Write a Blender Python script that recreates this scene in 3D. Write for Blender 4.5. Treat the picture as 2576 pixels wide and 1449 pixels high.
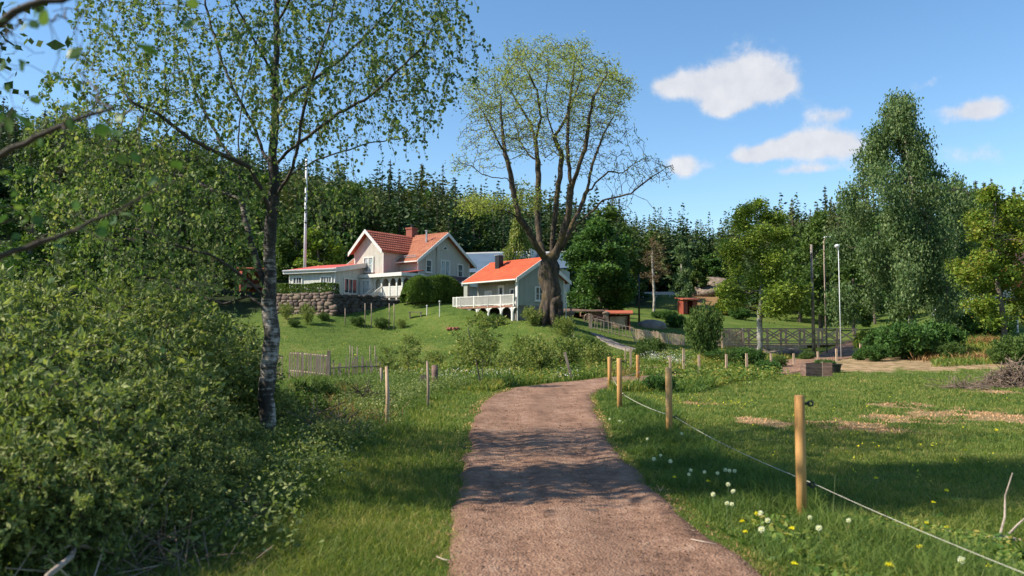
import bpy, math, random
import numpy as np
from math import sin, cos, pi, radians, sqrt, atan2
from mathutils import Vector, Matrix

for o in list(bpy.data.objects): bpy.data.objects.remove(o)
SC = bpy.context.scene
COL = SC.collection
random.seed(5)
RNG = np.random.default_rng(11)

# ---------------------------------------------------------------- camera
FPX = 2000.0; CAMZ = 1.65; PITCH = math.atan(124.5/2000)
cd = bpy.data.cameras.new('camera'); cam = bpy.data.objects.new('camera', cd); COL.objects.link(cam)
cd.sensor_width = 36; cd.lens = 36*FPX/2576; cd.clip_end = 3000; cd.clip_start = 0.05
cam.location = (0, 0, CAMZ); cam.rotation_euler = (pi/2+PITCH, 0, 0)
cd.dof.use_dof = True; cd.dof.focus_distance = 24; cd.dof.aperture_fstop = 2.0
SC.camera = cam
SC.render.resolution_x = 1024; SC.render.resolution_y = 576
SC.view_settings.view_transform = 'Standard'; SC.view_settings.look = 'None'
SC.view_settings.exposure = 0.98; SC.view_settings.gamma = 1

def ray(px, py):
    u = (px-1288)/FPX; v = (724.5-py)/FPX
    return np.array([u, cos(PITCH)-v*sin(PITCH), sin(PITCH)+v*cos(PITCH)])
def at(px, py, Y):
    r = ray(px, py); t = Y/r[1]
    return np.array([r[0]*t, Y, CAMZ+r[2]*t])
def atz(px, py, z=0.0):
    r = ray(px, py); t = (z-CAMZ)/r[2]
    return np.array([r[0]*t, r[1]*t, z])

# ---------------------------------------------------------------- light and sky
SUN_AZ = (-0.98, -0.18); SUN_EL = radians(42)
w = bpy.data.worlds.new('World'); SC.world = w; w.use_nodes = True
nt = w.node_tree; nt.nodes.clear()
def N(nt, t, **k):
    n = nt.nodes.new(t)
    for a, b in k.items():
        if a == 'ins':
            for i, v in b.items():
                if isinstance(v, bpy.types.NodeSocket): nt.links.new(v, n.inputs[i])
                else: n.inputs[i].default_value = v
        else: setattr(n, a, b)
    return n
def M(nt, op, a, b=None, c=None, clamp=False):
    n = nt.nodes.new('ShaderNodeMath'); n.operation = op; n.use_clamp = clamp
    for i, v in enumerate((a, b, c)):
        if v is None: continue
        if isinstance(v, bpy.types.NodeSocket): nt.links.new(v, n.inputs[i])
        else: n.inputs[i].default_value = v
    return n.outputs[0]
sky = N(nt, 'ShaderNodeTexSky', sky_type='NISHITA', sun_disc=False, sun_elevation=SUN_EL,
        sun_rotation=atan2(SUN_AZ[0], SUN_AZ[1]) % (2*pi), altitude=0, air_density=1.0, dust_density=0.25, ozone_density=2.2)
hs = N(nt, 'ShaderNodeHueSaturation', ins={'Color': sky.outputs[0], 'Hue': 0.497, 'Saturation': 1.15, 'Value': 1.0})
bg = N(nt, 'ShaderNodeBackground', ins={'Color': hs.outputs[0], 'Strength': 0.102})
tc = N(nt, 'ShaderNodeTexCoord')
nrm = N(nt, 'ShaderNodeVectorMath', operation='NORMALIZE', ins={0: tc.outputs['Generated']})
nz = N(nt, 'ShaderNodeTexNoise', ins={'Vector': nrm.outputs[0], 'Scale': 26.0, 'Detail': 11.0, 'Roughness': 0.6})
nz2 = N(nt, 'ShaderNodeTexNoise', ins={'Vector': nrm.outputs[0], 'Scale': 6.0, 'Detail': 4.0, 'Roughness': 0.5})
CLOUDS = [(1815,185,95,62),(1725,215,85,34),(1905,192,62,46),(1850,240,105,40),(1965,210,48,32),(1680,218,48,16),(1820,272,50,24),
          (1935,380,85,24),(2075,376,90,30),(2010,352,80,28),(1890,396,50,18),(2095,290,55,20),(2140,378,40,18),(2010,428,90,14),
          (1740,415,50,30),(1712,420,30,26),(2430,280,65,30),(2480,275,45,24),(2310,215,60,20),(2470,395,75,28),(2120,345,70,26)]
WEAK = {12, 14, 18, 19, 20, 21}
acc = None
for i, (cx, cy, rx, ry) in enumerate(CLOUDS):
    c = ray(cx, cy); c /= np.linalg.norm(c)
    r = np.cross(c, (0, 0, 1)); r /= np.linalg.norm(r); u = np.cross(r, c)
    dx = N(nt, 'ShaderNodeVectorMath', operation='DOT_PRODUCT', ins={0: nrm.outputs[0], 1: tuple(r*FPX/rx*0.98)}).outputs['Value']
    dy = N(nt, 'ShaderNodeVectorMath', operation='DOT_PRODUCT', ins={0: nrm.outputs[0], 1: tuple(u*FPX/ry*0.98)}).outputs['Value']
    dc = N(nt, 'ShaderNodeVectorMath', operation='DOT_PRODUCT', ins={0: nrm.outputs[0], 1: tuple(c)}).outputs['Value']
    q = M(nt, 'ADD', M(nt, 'MULTIPLY', dx, dx), M(nt, 'MULTIPLY', dy, dy))
    f = M(nt, 'EXPONENT', M(nt, 'MULTIPLY', q, -1.1))
    f = M(nt, 'MULTIPLY', f, M(nt, 'GREATER_THAN', dc, 0.5))
    if i in WEAK: f = M(nt, 'MULTIPLY', f, 0.55)
    acc = f if acc is None else M(nt, 'ADD', acc, f)
d = M(nt, 'ADD', M(nt, 'MULTIPLY', acc, 0.9), M(nt, 'MULTIPLY', M(nt, 'SUBTRACT', nz.outputs[0], 0.5), 2.2))
d = M(nt, 'ADD', d, M(nt, 'MULTIPLY', M(nt, 'SUBTRACT', nz2.outputs[0], 0.5), 1.1))
mr = N(nt, 'ShaderNodeMapRange', interpolation_type='SMOOTHSTEP', ins={'Value': d, 'From Min': 0.26, 'From Max': 1.1, 'To Min': 0, 'To Max': 0.92})
gate = M(nt, 'MULTIPLY', mr.outputs[0], M(nt, 'MULTIPLY', acc, 4.0, clamp=True))
cc = N(nt, 'ShaderNodeMix', data_type='RGBA', ins={0: M(nt, 'MULTIPLY', nz.outputs[0], 1.0), 6: (0.52, 0.56, 0.66, 1), 7: (1.0, 0.98, 0.97, 1)})
bgc = N(nt, 'ShaderNodeBackground', ins={'Color': cc.outputs[2], 'Strength': 0.52})
mx = N(nt, 'ShaderNodeMixShader', ins={0: gate, 1: bg.outputs[0], 2: bgc.outputs[0]})
N(nt, 'ShaderNodeOutputWorld', ins={0: mx.outputs[0]})
sl = bpy.data.lights.new('sun', 'SUN'); sl.energy = 4.4; sl.angle = radians(0.5); sl.color = (1, 0.90, 0.75)
so = bpy.data.objects.new('sun', sl); COL.objects.link(so)
sv = Vector((SUN_AZ[0]*cos(SUN_EL), SUN_AZ[1]*cos(SUN_EL), sin(SUN_EL)))
so.rotation_euler = sv.to_track_quat('Z', 'Y').to_euler()

# ---------------------------------------------------------------- helpers
def tag(o, label=None, cat=None, group=None, kind=None):
    if label: o['label'] = label
    if cat: o['category'] = cat
    if group: o['group'] = group
    if kind: o['kind'] = kind
    return o
def empty(name, loc, rz=0, label=None, cat=None, group=None):
    o = bpy.data.objects.new(name, None); COL.objects.link(o); o.empty_display_size = 0.2
    o.location = loc; o.rotation_euler = (0, 0, rz)
    return tag(o, label, cat, group)
def copy_tree(o, parent=None):
    c = o.copy(); COL.objects.link(c)
    if parent is not None: c.parent = parent
    for ch in [x for x in bpy.data.objects if x.parent == o]: copy_tree(ch, c)
    return c
class MB:
    def __init__(s): s.v = []; s.f = []; s.n = 0; s.big = []; s.r = []
    def add(s, v, f, rnd=0.5):
        v = np.asarray(v, float).reshape(-1, 3)
        s.v.append(v); s.r.append(np.broadcast_to(np.asarray(rnd, float), (len(v),)))
        if isinstance(f, np.ndarray): s.f.append(f+s.n)
        else:
            for q in f:
                s.big.append([i+s.n for i in q])
        s.n += len(v); return s
    def box(s, x0, x1, y0, y1, z0, z1, rnd=0.5):
        v = [(x, y, z) for z in (z0, z1) for y in (y0, y1) for x in (x0, x1)]
        return s.add(v, [(0,2,3,1),(4,5,7,6),(0,1,5,4),(2,6,7,3),(0,4,6,2),(1,3,7,5)], rnd)
    def beam(s, a, b, w, h, up=(0,0,1), rnd=0.5):
        a = np.array(a, float); b = np.array(b, float); d = b-a; d /= np.linalg.norm(d)
        u = np.array(up, float)
        r = np.cross(d, u)
        if np.linalg.norm(r) < 1e-4: r = np.cross(d, (1, 0, 0))
        r /= np.linalg.norm(r); u = np.cross(r, d)
        v = [p+r*i*w/2+u*j*h/2 for p in (a, b) for j in (-1, 1) for i in (-1, 1)]
        return s.add(v, [(0,1,3,2),(4,6,7,5),(0,4,5,1),(2,3,7,6),(0,2,6,4),(1,5,7,3)], rnd)
    def prism(s, poly, off, rnd=0.5):
        p = np.array(poly, float); n = len(p); o = np.array(off, float)
        v = np.vstack([p, p+o])
        f = [tuple(range(n-1, -1, -1)), tuple(range(n, 2*n))]+[(i, (i+1) % n, n+(i+1) % n, n+i) for i in range(n)]
        return s.add(v, f, rnd)
    def tube(s, pts, rad, n=8, cap=True, rnd=0.5, wob=0):
        P = np.array(pts, float); k = len(P); R = np.broadcast_to(np.asarray(rad, float), (k,)).copy()
        T = np.gradient(P, axis=0); T /= np.maximum(np.linalg.norm(T, axis=1), 1e-9)[:, None]
        ref = np.array([1, 0, 0.01]) if abs(T[0][0]) < 0.8 else np.array([0, 1, 0.01])
        A = np.cross(T, ref); A /= np.maximum(np.linalg.norm(A, axis=1), 1e-9)[:, None]
        B = np.cross(T, A)
        th = np.arange(n)*2*pi/n
        rr = R[:, None]*np.ones(n)[None]
        if wob: rr = rr*(1+wob*(np.sin(th*3+P[:, 2:3]*1.3)+np.sin(th*2+1-P[:, 2:3]*2.1)+0.6*np.sin(th*5+P[:, 2:3]*0.7))/2.6)
        V = P[:, None]+rr[..., None]*(A[:, None]*np.cos(th)[None, :, None]+B[:, None]*np.sin(th)[None, :, None])
        i = np.arange(k-1)[:, None]*n; j = np.arange(n)[None]; j2 = (j+1) % n
        F = np.stack([i+j, i+j2, i+n+j2, i+n+j], -1).reshape(-1, 4)
        base = s.n
        s.add(V.reshape(-1, 3), F, rnd)
        if cap: s.big.append([base+(k-1)*n+q for q in range(n)]); s.big.append([base+q for q in range(n-1, -1, -1)])
        return s
    def blob(s, c, r, nu=10, nv=7, rnd=0.5, jit=0.0):
        c = np.array(c, float); r = np.broadcast_to(np.asarray(r, float), (3,))
        v = []
        ph = random.random()*6
        for a in range(nv+1):
            t = pi*a/nv
            for b in range(nu):
                p = 2*pi*b/nu
                k = 1+jit*(sin(3*p+ph)*sin(2*t)+cos(2*p-ph*2+t*3)*0.8)
                v.append(c+r*k*np.array([sin(t)*cos(p), sin(t)*sin(p), cos(t)]))
        f = [(a*nu+b, a*nu+(b+1) % nu, (a+1)*nu+(b+1) % nu, (a+1)*nu+b) for a in range(nv) for b in range(nu)]
        return s.add(v, np.array(f)[:, ::-1].copy(), rnd)
    def build(s, name, mat, parent=None, smooth=False):
        V = np.vstack(s.v); R = np.concatenate(s.r)
        q = np.vstack(s.f) if s.f else np.zeros((0, 4), int)
        loops = [q.ravel()]; tot = [np.full(len(q), q.shape[1])]
        if s.big:
            loops.append(np.array([i for b in s.big for i in b])); tot.append(np.array([len(b) for b in s.big]))
        loops = np.concatenate(loops).astype(np.int32); tot = np.concatenate(tot).astype(np.int32)
        me = bpy.data.meshes.new(name)
        me.vertices.add(len(V)); me.vertices.foreach_set('co', V.astype(np.float32).ravel())
        me.loops.add(len(loops)); me.loops.foreach_set('vertex_index', loops)
        me.polygons.add(len(tot)); st = np.concatenate([[0], np.cumsum(tot)[:-1]]).astype(np.int32)
        me.polygons.foreach_set('loop_start', st)
        me.polygons.foreach_set('use_smooth', np.full(len(tot), smooth))
        a = me.attributes.new('rnd', 'FLOAT', 'POINT'); a.data.foreach_set('value', R.astype(np.float32))
        me.update(calc_edges=True)
        me.materials.append(mat)
        o = bpy.data.objects.new(name, me); COL.objects.link(o)
        if parent is not None: o.parent = parent
        return o

def mat_base(name):
    m = bpy.data.materials.new(name); m.use_nodes = True; t = m.node_tree; t.nodes.clear()
    return m, t
def out(t, sh): N(t, 'ShaderNodeOutputMaterial', ins={0: sh})
def ramp(t, fac, stops):
    r = N(t, 'ShaderNodeValToRGB', ins={0: fac}); e = r.color_ramp.elements
    while len(e) < len(stops): e.new(0.5)
    for i, (p, c) in enumerate(stops): e[i].position = p; e[i].color = (*c, 1)
    return r.outputs[0]
def noise(t, scale, detail=5, rough=0.55, vec=None, coord='Object', stretch=None):
    if vec is None:
        tc = N(t, 'ShaderNodeTexCoord'); vec = tc.outputs[coord]
    if stretch: vec = N(t, 'ShaderNodeVectorMath', operation='MULTIPLY', ins={0: vec, 1: stretch}).outputs[0]
    return N(t, 'ShaderNodeTexNoise', ins={'Vector': vec, 'Scale': scale, 'Detail': detail, 'Roughness': rough}).outputs[0]
def bump(t, h, dist, strength=0.6):
    return N(t, 'ShaderNodeBump', ins={'Height': h, 'Distance': dist, 'Strength': strength}).outputs[0]
LB = (1.95, 1.5, 1.55)
def leafmat(name, cols, trans=0.35, rough=0.55, nscale=0.5, spec=0.15):
    """leaf colour varies leaf by leaf (attribute rnd) and clump by clump (noise)"""
    m, t = mat_base(name)
    a = N(t, 'ShaderNodeAttribute', attribute_name='rnd').outputs['Fac']
    n = noise(t, nscale, 3, 0.5)
    f = M(t, 'ADD', M(t, 'MULTIPLY', a, 0.65), M(t, 'MULTIPLY', M(t, 'SUBTRACT', n, 0.3), 0.8), clamp=True)
    cols = [(min(.8, r_*LB[0]), min(.8, g_*LB[1]), min(.8, b_*LB[2])) for r_, g_, b_ in cols]
    k = len(cols); col = ramp(t, f, [(0.08+0.84*i/(k-1), c) for i, c in enumerate(cols)])
    p = N(t, 'ShaderNodeBsdfPrincipled', ins={'Base Color': col, 'Roughness': rough, 'Specular IOR Level': spec})
    tcol = N(t, 'ShaderNodeMix', data_type='RGBA', blend_type='MULTIPLY', ins={0: 1.0, 6: col, 7: (1.25, 1.35, 0.6, 1)}).outputs[2]
    tr = N(t, 'ShaderNodeBsdfTranslucent', ins={'Color': tcol})
    out(t, N(t, 'ShaderNodeMixShader', ins={0: trans, 1: p.outputs[0], 2: tr.outputs[0]}).outputs[0])
    return m
def simple(name, cols, scale=3, rough=0.7, bmp=0.0, stretch=None, detail=6, metal=0, bscale=None, spec=0.4):
    m, t = mat_base(name)
    n = noise(t, scale, detail, 0.6, stretch=stretch)
    k = len(cols)
    col = ramp(t, n, [(0.3+0.4*i/max(k-1, 1), c) for i, c in enumerate(cols)]) if k > 1 else None
    ins = {'Roughness': rough, 'Metallic': metal, 'Specular IOR Level': spec}
    ins['Base Color'] = col if col is not None else (*cols[0], 1)
    if bmp: ins['Normal'] = bump(t, noise(t, bscale or scale*3, 6, 0.6, stretch=stretch), bmp)
    p = N(t, 'ShaderNodeBsdfPrincipled', ins=ins); out(t, p.outputs[0]); return m
# ---------------------------------------------------------------- materials
G = {}
G['bark_birch'], t = mat_base('birch_bark')
a = noise(t, 3.0, 6, 0.7, stretch=(1, 1, 0.55)); b = noise(t, 9, 5, 0.6, stretch=(0.6, 0.6, 3.5))
hz = N(t, 'ShaderNodeSeparateXYZ', ins={0: N(t, 'ShaderNodeTexCoord').outputs['Object']}).outputs[2]
low = N(t, 'ShaderNodeMapRange', ins={'Value': hz, 'From Min': 0.5, 'From Max': 5.5, 'To Min': 0.03, 'To Max': -0.09}).outputs[0]
f = M(t, 'ADD', M(t, 'ADD', M(t, 'MULTIPLY', a, 0.65), M(t, 'MULTIPLY', b, 0.35)), low)
thin = N(t, 'ShaderNodeAttribute', attribute_name='rnd').outputs['Fac']
c = ramp(t, f, [(0.44, (0.018, 0.014, 0.011)), (0.51, (0.07, 0.058, 0.045)), (0.56, (0.30, 0.27, 0.235)), (0.67, (0.52, 0.48, 0.43))])
c2 = N(t, 'ShaderNodeMix', data_type='RGBA', ins={0: M(t, 'MULTIPLY', thin, 1.0, clamp=True), 6: (0.045, 0.034, 0.026, 1), 7: c}).outputs[2]
p = N(t, 'ShaderNodeBsdfPrincipled', ins={'Base Color': c2, 'Roughness': 0.75, 'Normal': bump(t, b, 0.02, 0.7)}); out(t, p.outputs[0])
G['bark_old'], t = mat_base('old_mossy_bark')
a = noise(t, 4.0, 7, 0.75, stretch=(1, 1, 0.3)); mo = noise(t, 0.9, 5, 0.65)
c = ramp(t, a, [(0.38, (0.010, 0.008, 0.006)), (0.5, (0.042, 0.029, 0.019)), (0.66, (0.13, 0.095, 0.066))])
c2 = N(t, 'ShaderNodeMix', data_type='RGBA', ins={0: N(t, 'ShaderNodeMapRange', ins={'Value': mo, 'From Min': 0.5, 'From Max': 0.62, 'To Max': 0.75}).outputs[0], 6: c, 7: (0.09, 0.062, 0.015, 1)}).outputs[2]
p = N(t, 'ShaderNodeBsdfPrincipled', ins={'Base Color': c2, 'Roughness': 0.9, 'Normal': bump(t, a, 0.12, 0.9)}); out(t, p.outputs[0])
G['bark'] = simple('grey_brown_bark', [(0.035, 0.026, 0.02), (0.10, 0.08, 0.06), (0.16, 0.13, 0.10)], 6, 0.85, 0.02, (1, 1, 0.3))
G['bark_pale'], t = mat_base('pale_bark')
c = ramp(t, noise(t, 4, 6, 0.6, stretch=(1, 1, 0.6)), [(0.36, (0.06, 0.05, 0.04)), (0.5, (0.30, 0.27, 0.23)), (0.64, (0.46, 0.42, 0.36))])
c2 = N(t, 'ShaderNodeMix', data_type='RGBA', ins={0: N(t, 'ShaderNodeAttribute', attribute_name='rnd').outputs['Fac'], 6: (0.055, 0.042, 0.03, 1), 7: c}).outputs[2]
p = N(t, 'ShaderNodeBsdfPrincipled', ins={'Base Color': c2, 'Roughness': 0.8}); out(t, p.outputs[0])
G['twig'] = simple('twig_bark', [(0.02, 0.015, 0.011), (0.065, 0.045, 0.03)], 10, 0.8)
G['dead'] = simple('dead_wood', [(0.05, 0.036, 0.028), (0.15, 0.105, 0.075), (0.27, 0.2, 0.15)], 6, 0.85, 0.01, (1, 1, 1))
G['deadgrey'] = simple('weathered_branch', [(0.14, 0.11, 0.085), (0.36, 0.29, 0.23), (0.46, 0.39, 0.32)], 8, 0.85, 0.01)
G['leaf_birch'] = leafmat('birch_leaves', [(0.022, 0.058, 0.02), (0.05, 0.11, 0.032), (0.10, 0.17, 0.055), (0.19, 0.24, 0.11)], 0.38, 0.55, 0.7, 0.22)
G['leaf_near'] = leafmat('near_leaves', [(0.015, 0.05, 0.018), (0.04, 0.10, 0.03), (0.09, 0.16, 0.05)], 0.3, 0.45)
G['leaf_shrub'] = leafmat('willow_leaves', [(0.033, 0.060, 0.020), (0.068, 0.120, 0.036), (0.115, 0.180, 0.056), (0.19, 0.25, 0.10)], 0.32, 0.6, 1.2, 0.2)
G['leaf_shrub2'] = leafmat('sapling_leaves', [(0.03, 0.07, 0.016), (0.07, 0.13, 0.03), (0.14, 0.20, 0.055), (0.2, 0.24, 0.08)], 0.35, 0.5, 0.8)
G['leaf_old'] = leafmat('young_maple_leaves', [(0.07, 0.12, 0.03), (0.13, 0.20, 0.05), (0.20, 0.27, 0.09)], 0.4, 0.6, 0.3)
G['leaf_dark'] = leafmat('dark_leaves', [(0.014, 0.045, 0.012), (0.03, 0.085, 0.018), (0.06, 0.14, 0.028)], 0.25, 0.5, 0.35)
G['leaf_weep'] = leafmat('weeping_birch_leaves', [(0.022, 0.06, 0.022), (0.05, 0.105, 0.038), (0.10, 0.165, 0.062)], 0.28, 0.5, 0.35)
G['leaf_mid'] = leafmat('broadleaf_leaves', [(0.02, 0.05, 0.012), (0.04, 0.09, 0.02), (0.075, 0.13, 0.03)], 0.25, 0.55, 0.22)
G['leaf_lime'] = leafmat('light_green_leaves', [(0.045, 0.10, 0.016), (0.09, 0.165, 0.025), (0.15, 0.22, 0.04)], 0.3, 0.55, 0.25)
G['leaf_orange'] = leafmat('bronze_green_leaves', [(0.035, 0.085, 0.012), (0.065, 0.135, 0.018), (0.10, 0.16, 0.022), (0.15, 0.14, 0.025)], 0.3, 0.55, 0.35)
G['leaf_bare'] = leafmat('bud_haze', [(0.07, 0.06, 0.04), (0.11, 0.095, 0.06), (0.10, 0.105, 0.05)], 0.3, 0.6, 0.3)
G['needle'] = leafmat('spruce_needles', [(0.007, 0.024, 0.009), (0.015, 0.042, 0.014), (0.034, 0.075, 0.022)], 0.12, 0.6, 0.06)
G['needle_pine'] = leafmat('pine_needles', [(0.022, 0.042, 0.014), (0.045, 0.075, 0.025), (0.085, 0.115, 0.04)], 0.15, 0.6, 0.1)
G['hedge'] = leafmat('hedge_leaves', [(0.02, 0.055, 0.012), (0.045, 0.1, 0.018), (0.09, 0.16, 0.03)], 0.25, 0.5, 0.6)
G['blade'] = leafmat('grass_blades', [(0.036, 0.080, 0.015), (0.066, 0.126, 0.024), (0.112, 0.165, 0.038), (0.23, 0.22, 0.08)], 0.38, 0.5, 0.55)
G['blade_lush'] = leafmat('tall_grass_blades', [(0.026, 0.068, 0.016), (0.052, 0.112, 0.024), (0.11, 0.17, 0.04)], 0.35, 0.5, 0.6)
G['weed'] = leafmat('weed_leaves', [(0.022, 0.065, 0.014), (0.05, 0.115, 0.022), (0.11, 0.17, 0.035), (0.2, 0.17, 0.04)], 0.3, 0.5, 0.3)
G['straw'] = leafmat('dry_straw', [(0.16, 0.11, 0.05), (0.32, 0.235, 0.12), (0.44, 0.34, 0.19)], 0.2, 0.7, 0.8)
G['rust_grass'] = leafmat('rusty_dry_grass', [(0.07, 0.05, 0.02), (0.15, 0.11, 0.045), (0.24, 0.19, 0.08)], 0.2, 0.7, 0.8)
G['white_flower'] = leafmat('white_petals', [(0.42, 0.42, 0.38), (0.62, 0.62, 0.56), (0.7, 0.7, 0.64)], 0.3, 0.6)
G['yellow'] = leafmat('yellow_petals', [(0.55, 0.42, 0.02), (0.75, 0.6, 0.03)], 0.25, 0.6)
G['puff'] = leafmat('dandelion_seed_fluff', [(0.5, 0.5, 0.46), (0.68, 0.67, 0.62)], 0.5, 0.9)
G['stem'] = simple('green_stem', [(0.12, 0.17, 0.06)], rough=0.6)

# ---------------------------------------------------------------- terrain
CP = [(X, Y, 0.0) for X in (-30, -16, -8, 0, 8, 16, 28) for Y in (-20, -5, 6, 14, 22, 30)]
CP += [(X, -120, 0) for X in (-150, 0, 150)]
for px, py, d in [(1100,921,46),(850,918,46),(1290,915,45),(1500,905,46),(1100,866,56),(800,866,56),(1250,860,54),(1000,815,65),(760,802,65),(1200,818,62),
                  (1385,812,58),(1460,838,57),(1560,862,58),(836,790,66.5),(700,790,68),(1020,774,68.5),(1090,766,69),(1160,790,65),(1310,810,62),(1440,806,67),
                  (1560,830,70),(1580,812,80),(1730,790,100),(1640,795,92),(1850,800,95),(1700,738,130),(1800,720,125),(1950,820,85),(1700,858,62),
                  (1900,905,55),(1900,858,72),(2140,868,63),(2050,905,48),(2290,884,51),(2420,858,49),(2576,850,48),(2350,905,41.5),(2576,905,38),(2250,912,41),
                  (2500,765,80),(2400,810,64),(2576,790,62),(2250,840,75),(2150,830,90),(1760,900,45),(1600,905,44),(2000,925,41),(1850,925,41),(500,925,44),(200,930,44)]:
    p = at(px, py, d); CP.append((p[0], p[1], p[2]))
CP += [(-20, 75, 5.2), (-13, 73.5, 5.25), (-9, 74, 5.1), (-14, 84, 6.0), (-3, 80, 5.0), (5, 80, 4.2), (-30, 70, 4.6), (-45, 62, 3.5), (-60, 90, 10), (-35, 90, 8)]
for d, zs in [(112, (19, 14, 11, 8.5, 6.5, 6.0, 8.0)), (150, (30, 24, 17, 12.5, 9.5, 9.0, 11.0)), (200, (41, 35, 26, 19.5, 14.5, 13.5, 15.0)), (260, (45, 42, 33, 24, 18, 17, 18)), (500, (45, 42, 36, 26, 20, 20, 20))]:
    for px, z in zip((-100, 400, 850, 1200, 1700, 2150, 2600), zs): CP.append(((px-1288)/FPX*d, d, z))
CP += [(900*s, Y, 12+14*(s < 0)) for s in (-1, 1) for Y in (-200, 300, 1000)] + [(0, 1300, 25), (-160, 60, 16), (130, 60, 9), (-110, 20, 3), (110, 10, 1)]
CP = np.array(CP)
def phi(r): return np.sqrt(r*r+9)
_D = np.linalg.norm(CP[:, None, :2]-CP[None, :, :2], axis=-1)
_A = np.block([[phi(_D)+0*np.eye(len(CP)), np.ones((len(CP), 1))], [np.ones((1, len(CP))), np.zeros((1, 1))]])
_W = np.linalg.solve(_A, np.append(CP[:, 2], 0))
def Zs(X, Y):
    X = np.atleast_1d(np.asarray(X, float)); Y = np.atleast_1d(np.asarray(Y, float)); o = np.empty(X.shape)
    xf, yf, of = X.ravel(), Y.ravel(), o.ravel()
    for i in range(0, len(xf), 20000):
        s = slice(i, i+20000)
        r = np.hypot(xf[s, None]-CP[None, :, 0], yf[s, None]-CP[None, :, 1])
        z = phi(r)@_W[:-1]+_W[-1]
        k = np.clip((yf[s]-4)/30, 0, 1)
        z += 0.02*np.sin(xf[s]*1.3+yf[s]*0.7)*np.sin(yf[s]*0.9-xf[s]*0.4)+k*0.06*np.sin(xf[s]*0.35+2)*np.cos(yf[s]*0.31)
        of[s] = z
    return o
def Zg(x, y): return float(Zs(x, y)[0])
def gp(px, d): x = (px-1288)/FPX*d*1.0; return np.array([x, d, Zg(x, d)])
def grounddepth(px, py, d0=3, d1=150):
    ds = np.geomspace(d0, d1, 400); r = ray(px, py); X = r[0]/r[1]*ds; Zr = CAMZ+r[2]/r[1]*ds; Zt = Zs(X, ds)
    k = np.argmax(Zt >= Zr); return np.array([X[k], ds[k], Zt[k]])

PATH = np.array([(0.68,-3,2.5),(0.66,2,2.45),(0.62,5.5,2.33),(0.47,8.5,2.25),(0.40,11.7,2.25),(0.46,15,2.5),(0.62,19.3,2.8),(0.98,23.2,2.8),(1.8,26.4,2.9),(3.3,29.0,2.8),(5.4,31.3,2.6),
                 (8,33.6,2.3),(11.2,36.6,2.3),(14.5,41,2.6),(18.6,48,2.9),(23.0,56,3.0),(28,64,3),(37,72,3)])
PATH2 = np.array([(6.2,59,1.0),(7.3,56,1.8),(8.3,52,1.8),(8.9,48.5,1.3)])
PATH3 = np.array([(6.5,40,0.9),(8.2,39.2,1.3),(9.8,38.2,1.0)])
def smooth_line(P, step=0.35):
    P = np.asarray(P, float); t = np.arange(len(P)); L = np.concatenate([[0], np.cumsum(np.hypot(*np.diff(P[:, :2], axis=0).T))])
    m = np.gradient(P, L, axis=0); s = np.arange(0, L[-1], step); out_ = []
    for k in range(P.shape[1]):
        i = np.clip(np.searchsorted(L, s, side='right')-1, 0, len(L)-2); h = L[i+1]-L[i]; u = (s-L[i])/h
        out_.append((2*u**3-3*u**2+1)*P[i, k]+(u**3-2*u**2+u)*h*m[i, k]+(-2*u**3+3*u**2)*P[i+1, k]+(u**3-u**2)*h*m[i+1, k])
    return np.array(out_).T
PL = [smooth_line(PATH), smooth_line(PATH2), smooth_line(PATH3)]
def path_dist(X, Y):
    """signed distance beyond the nearest path edge (negative on the path)"""
    best = np.full(len(X), 1e9)
    for L in PL:
        for i in range(0, len(X), 20000):
            s = slice(i, i+20000)
            d_ = np.hypot(X[s, None]-L[None, :, 0], Y[s, None]-L[None, :, 1])-L[None, :, 2]/2
            best[s] = np.minimum(best[s], d_.min(1))
    return best
# dry patches of the paddock: (px, py, rx, ry) of the photograph turned into ground ellipses
DRY = []
for px, py, rx, ry in [(2150,1072,110,14),(2230,1050,60,9),(2450,1045,160,12),(2520,1048,120,16),(1915,1062,45,12),(2060,1068,50,9),(2265,1018,60,6),(2330,1055,70,8),(2240,1085,60,8),(2540,990,60,6),(1760,1010,40,5)]:
    c = atz(px, py); DRY.append((c[0], c[1], rx*c[1]/FPX, ry*c[1]**2/(FPX*CAMZ)*1.2, 0))
for px, py, rx, ry, d in [(2210,924,125,13,42),(2150,934,80,8,39),(2290,915,60,8,44),(2440,938,130,4,37),(2340,942,60,4,36.5),(740,958,90,9,30),(640,955,80,9,30)]:
    c = at(px, py, d); DRY.append((c[0], c[1], rx*d/FPX, ry*d*d/(FPX*CAMZ)*0.8, 1))
def dry(X, Y):
    o = np.zeros(len(X)); s = np.zeros(len(X))
    for cx, cy, a, b, k in DRY:
        q = ((X-cx)/a)**2+((Y-cy)/b)**2; q = q*(1+0.5*np.sin(X*5+Y*1.1)*np.sin(Y*4-X*1.7))
        v = np.clip(1.6-q, 0, 1)
        if k: s = np.maximum(s, v)
        else: o = np.maximum(o, v)
    return o, s
xs = np.concatenate([-np.geomspace(30, 1400, 40)[::-1], np.linspace(-29.4, 29.4, 190), np.geomspace(30, 1400, 40)])
ys = np.concatenate([-np.geomspace(2, 300, 12)[::-1], np.arange(-1.6, 24, 0.22), np.arange(24, 75, 0.42), np.geomspace(75.4, 1500, 90)])
gx, gy = np.meshgrid(xs, ys); X, Y = gx.ravel(), gy.ravel(); Z = Zs(X, Y)
nx, ny = len(xs), len(ys)
i = (np.arange(ny-1)[:, None]*nx+np.arange(nx-1)[None]).ravel()
F = np.stack([i, i+1, i+nx+1, i+nx], -1)
G['ground'], t = mat_base('meadow_ground')
n1 = noise(t, 0.25, 5); n2 = noise(t, 2.2, 7, 0.65); n3 = noise(t, 22, 5, 0.7)
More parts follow.
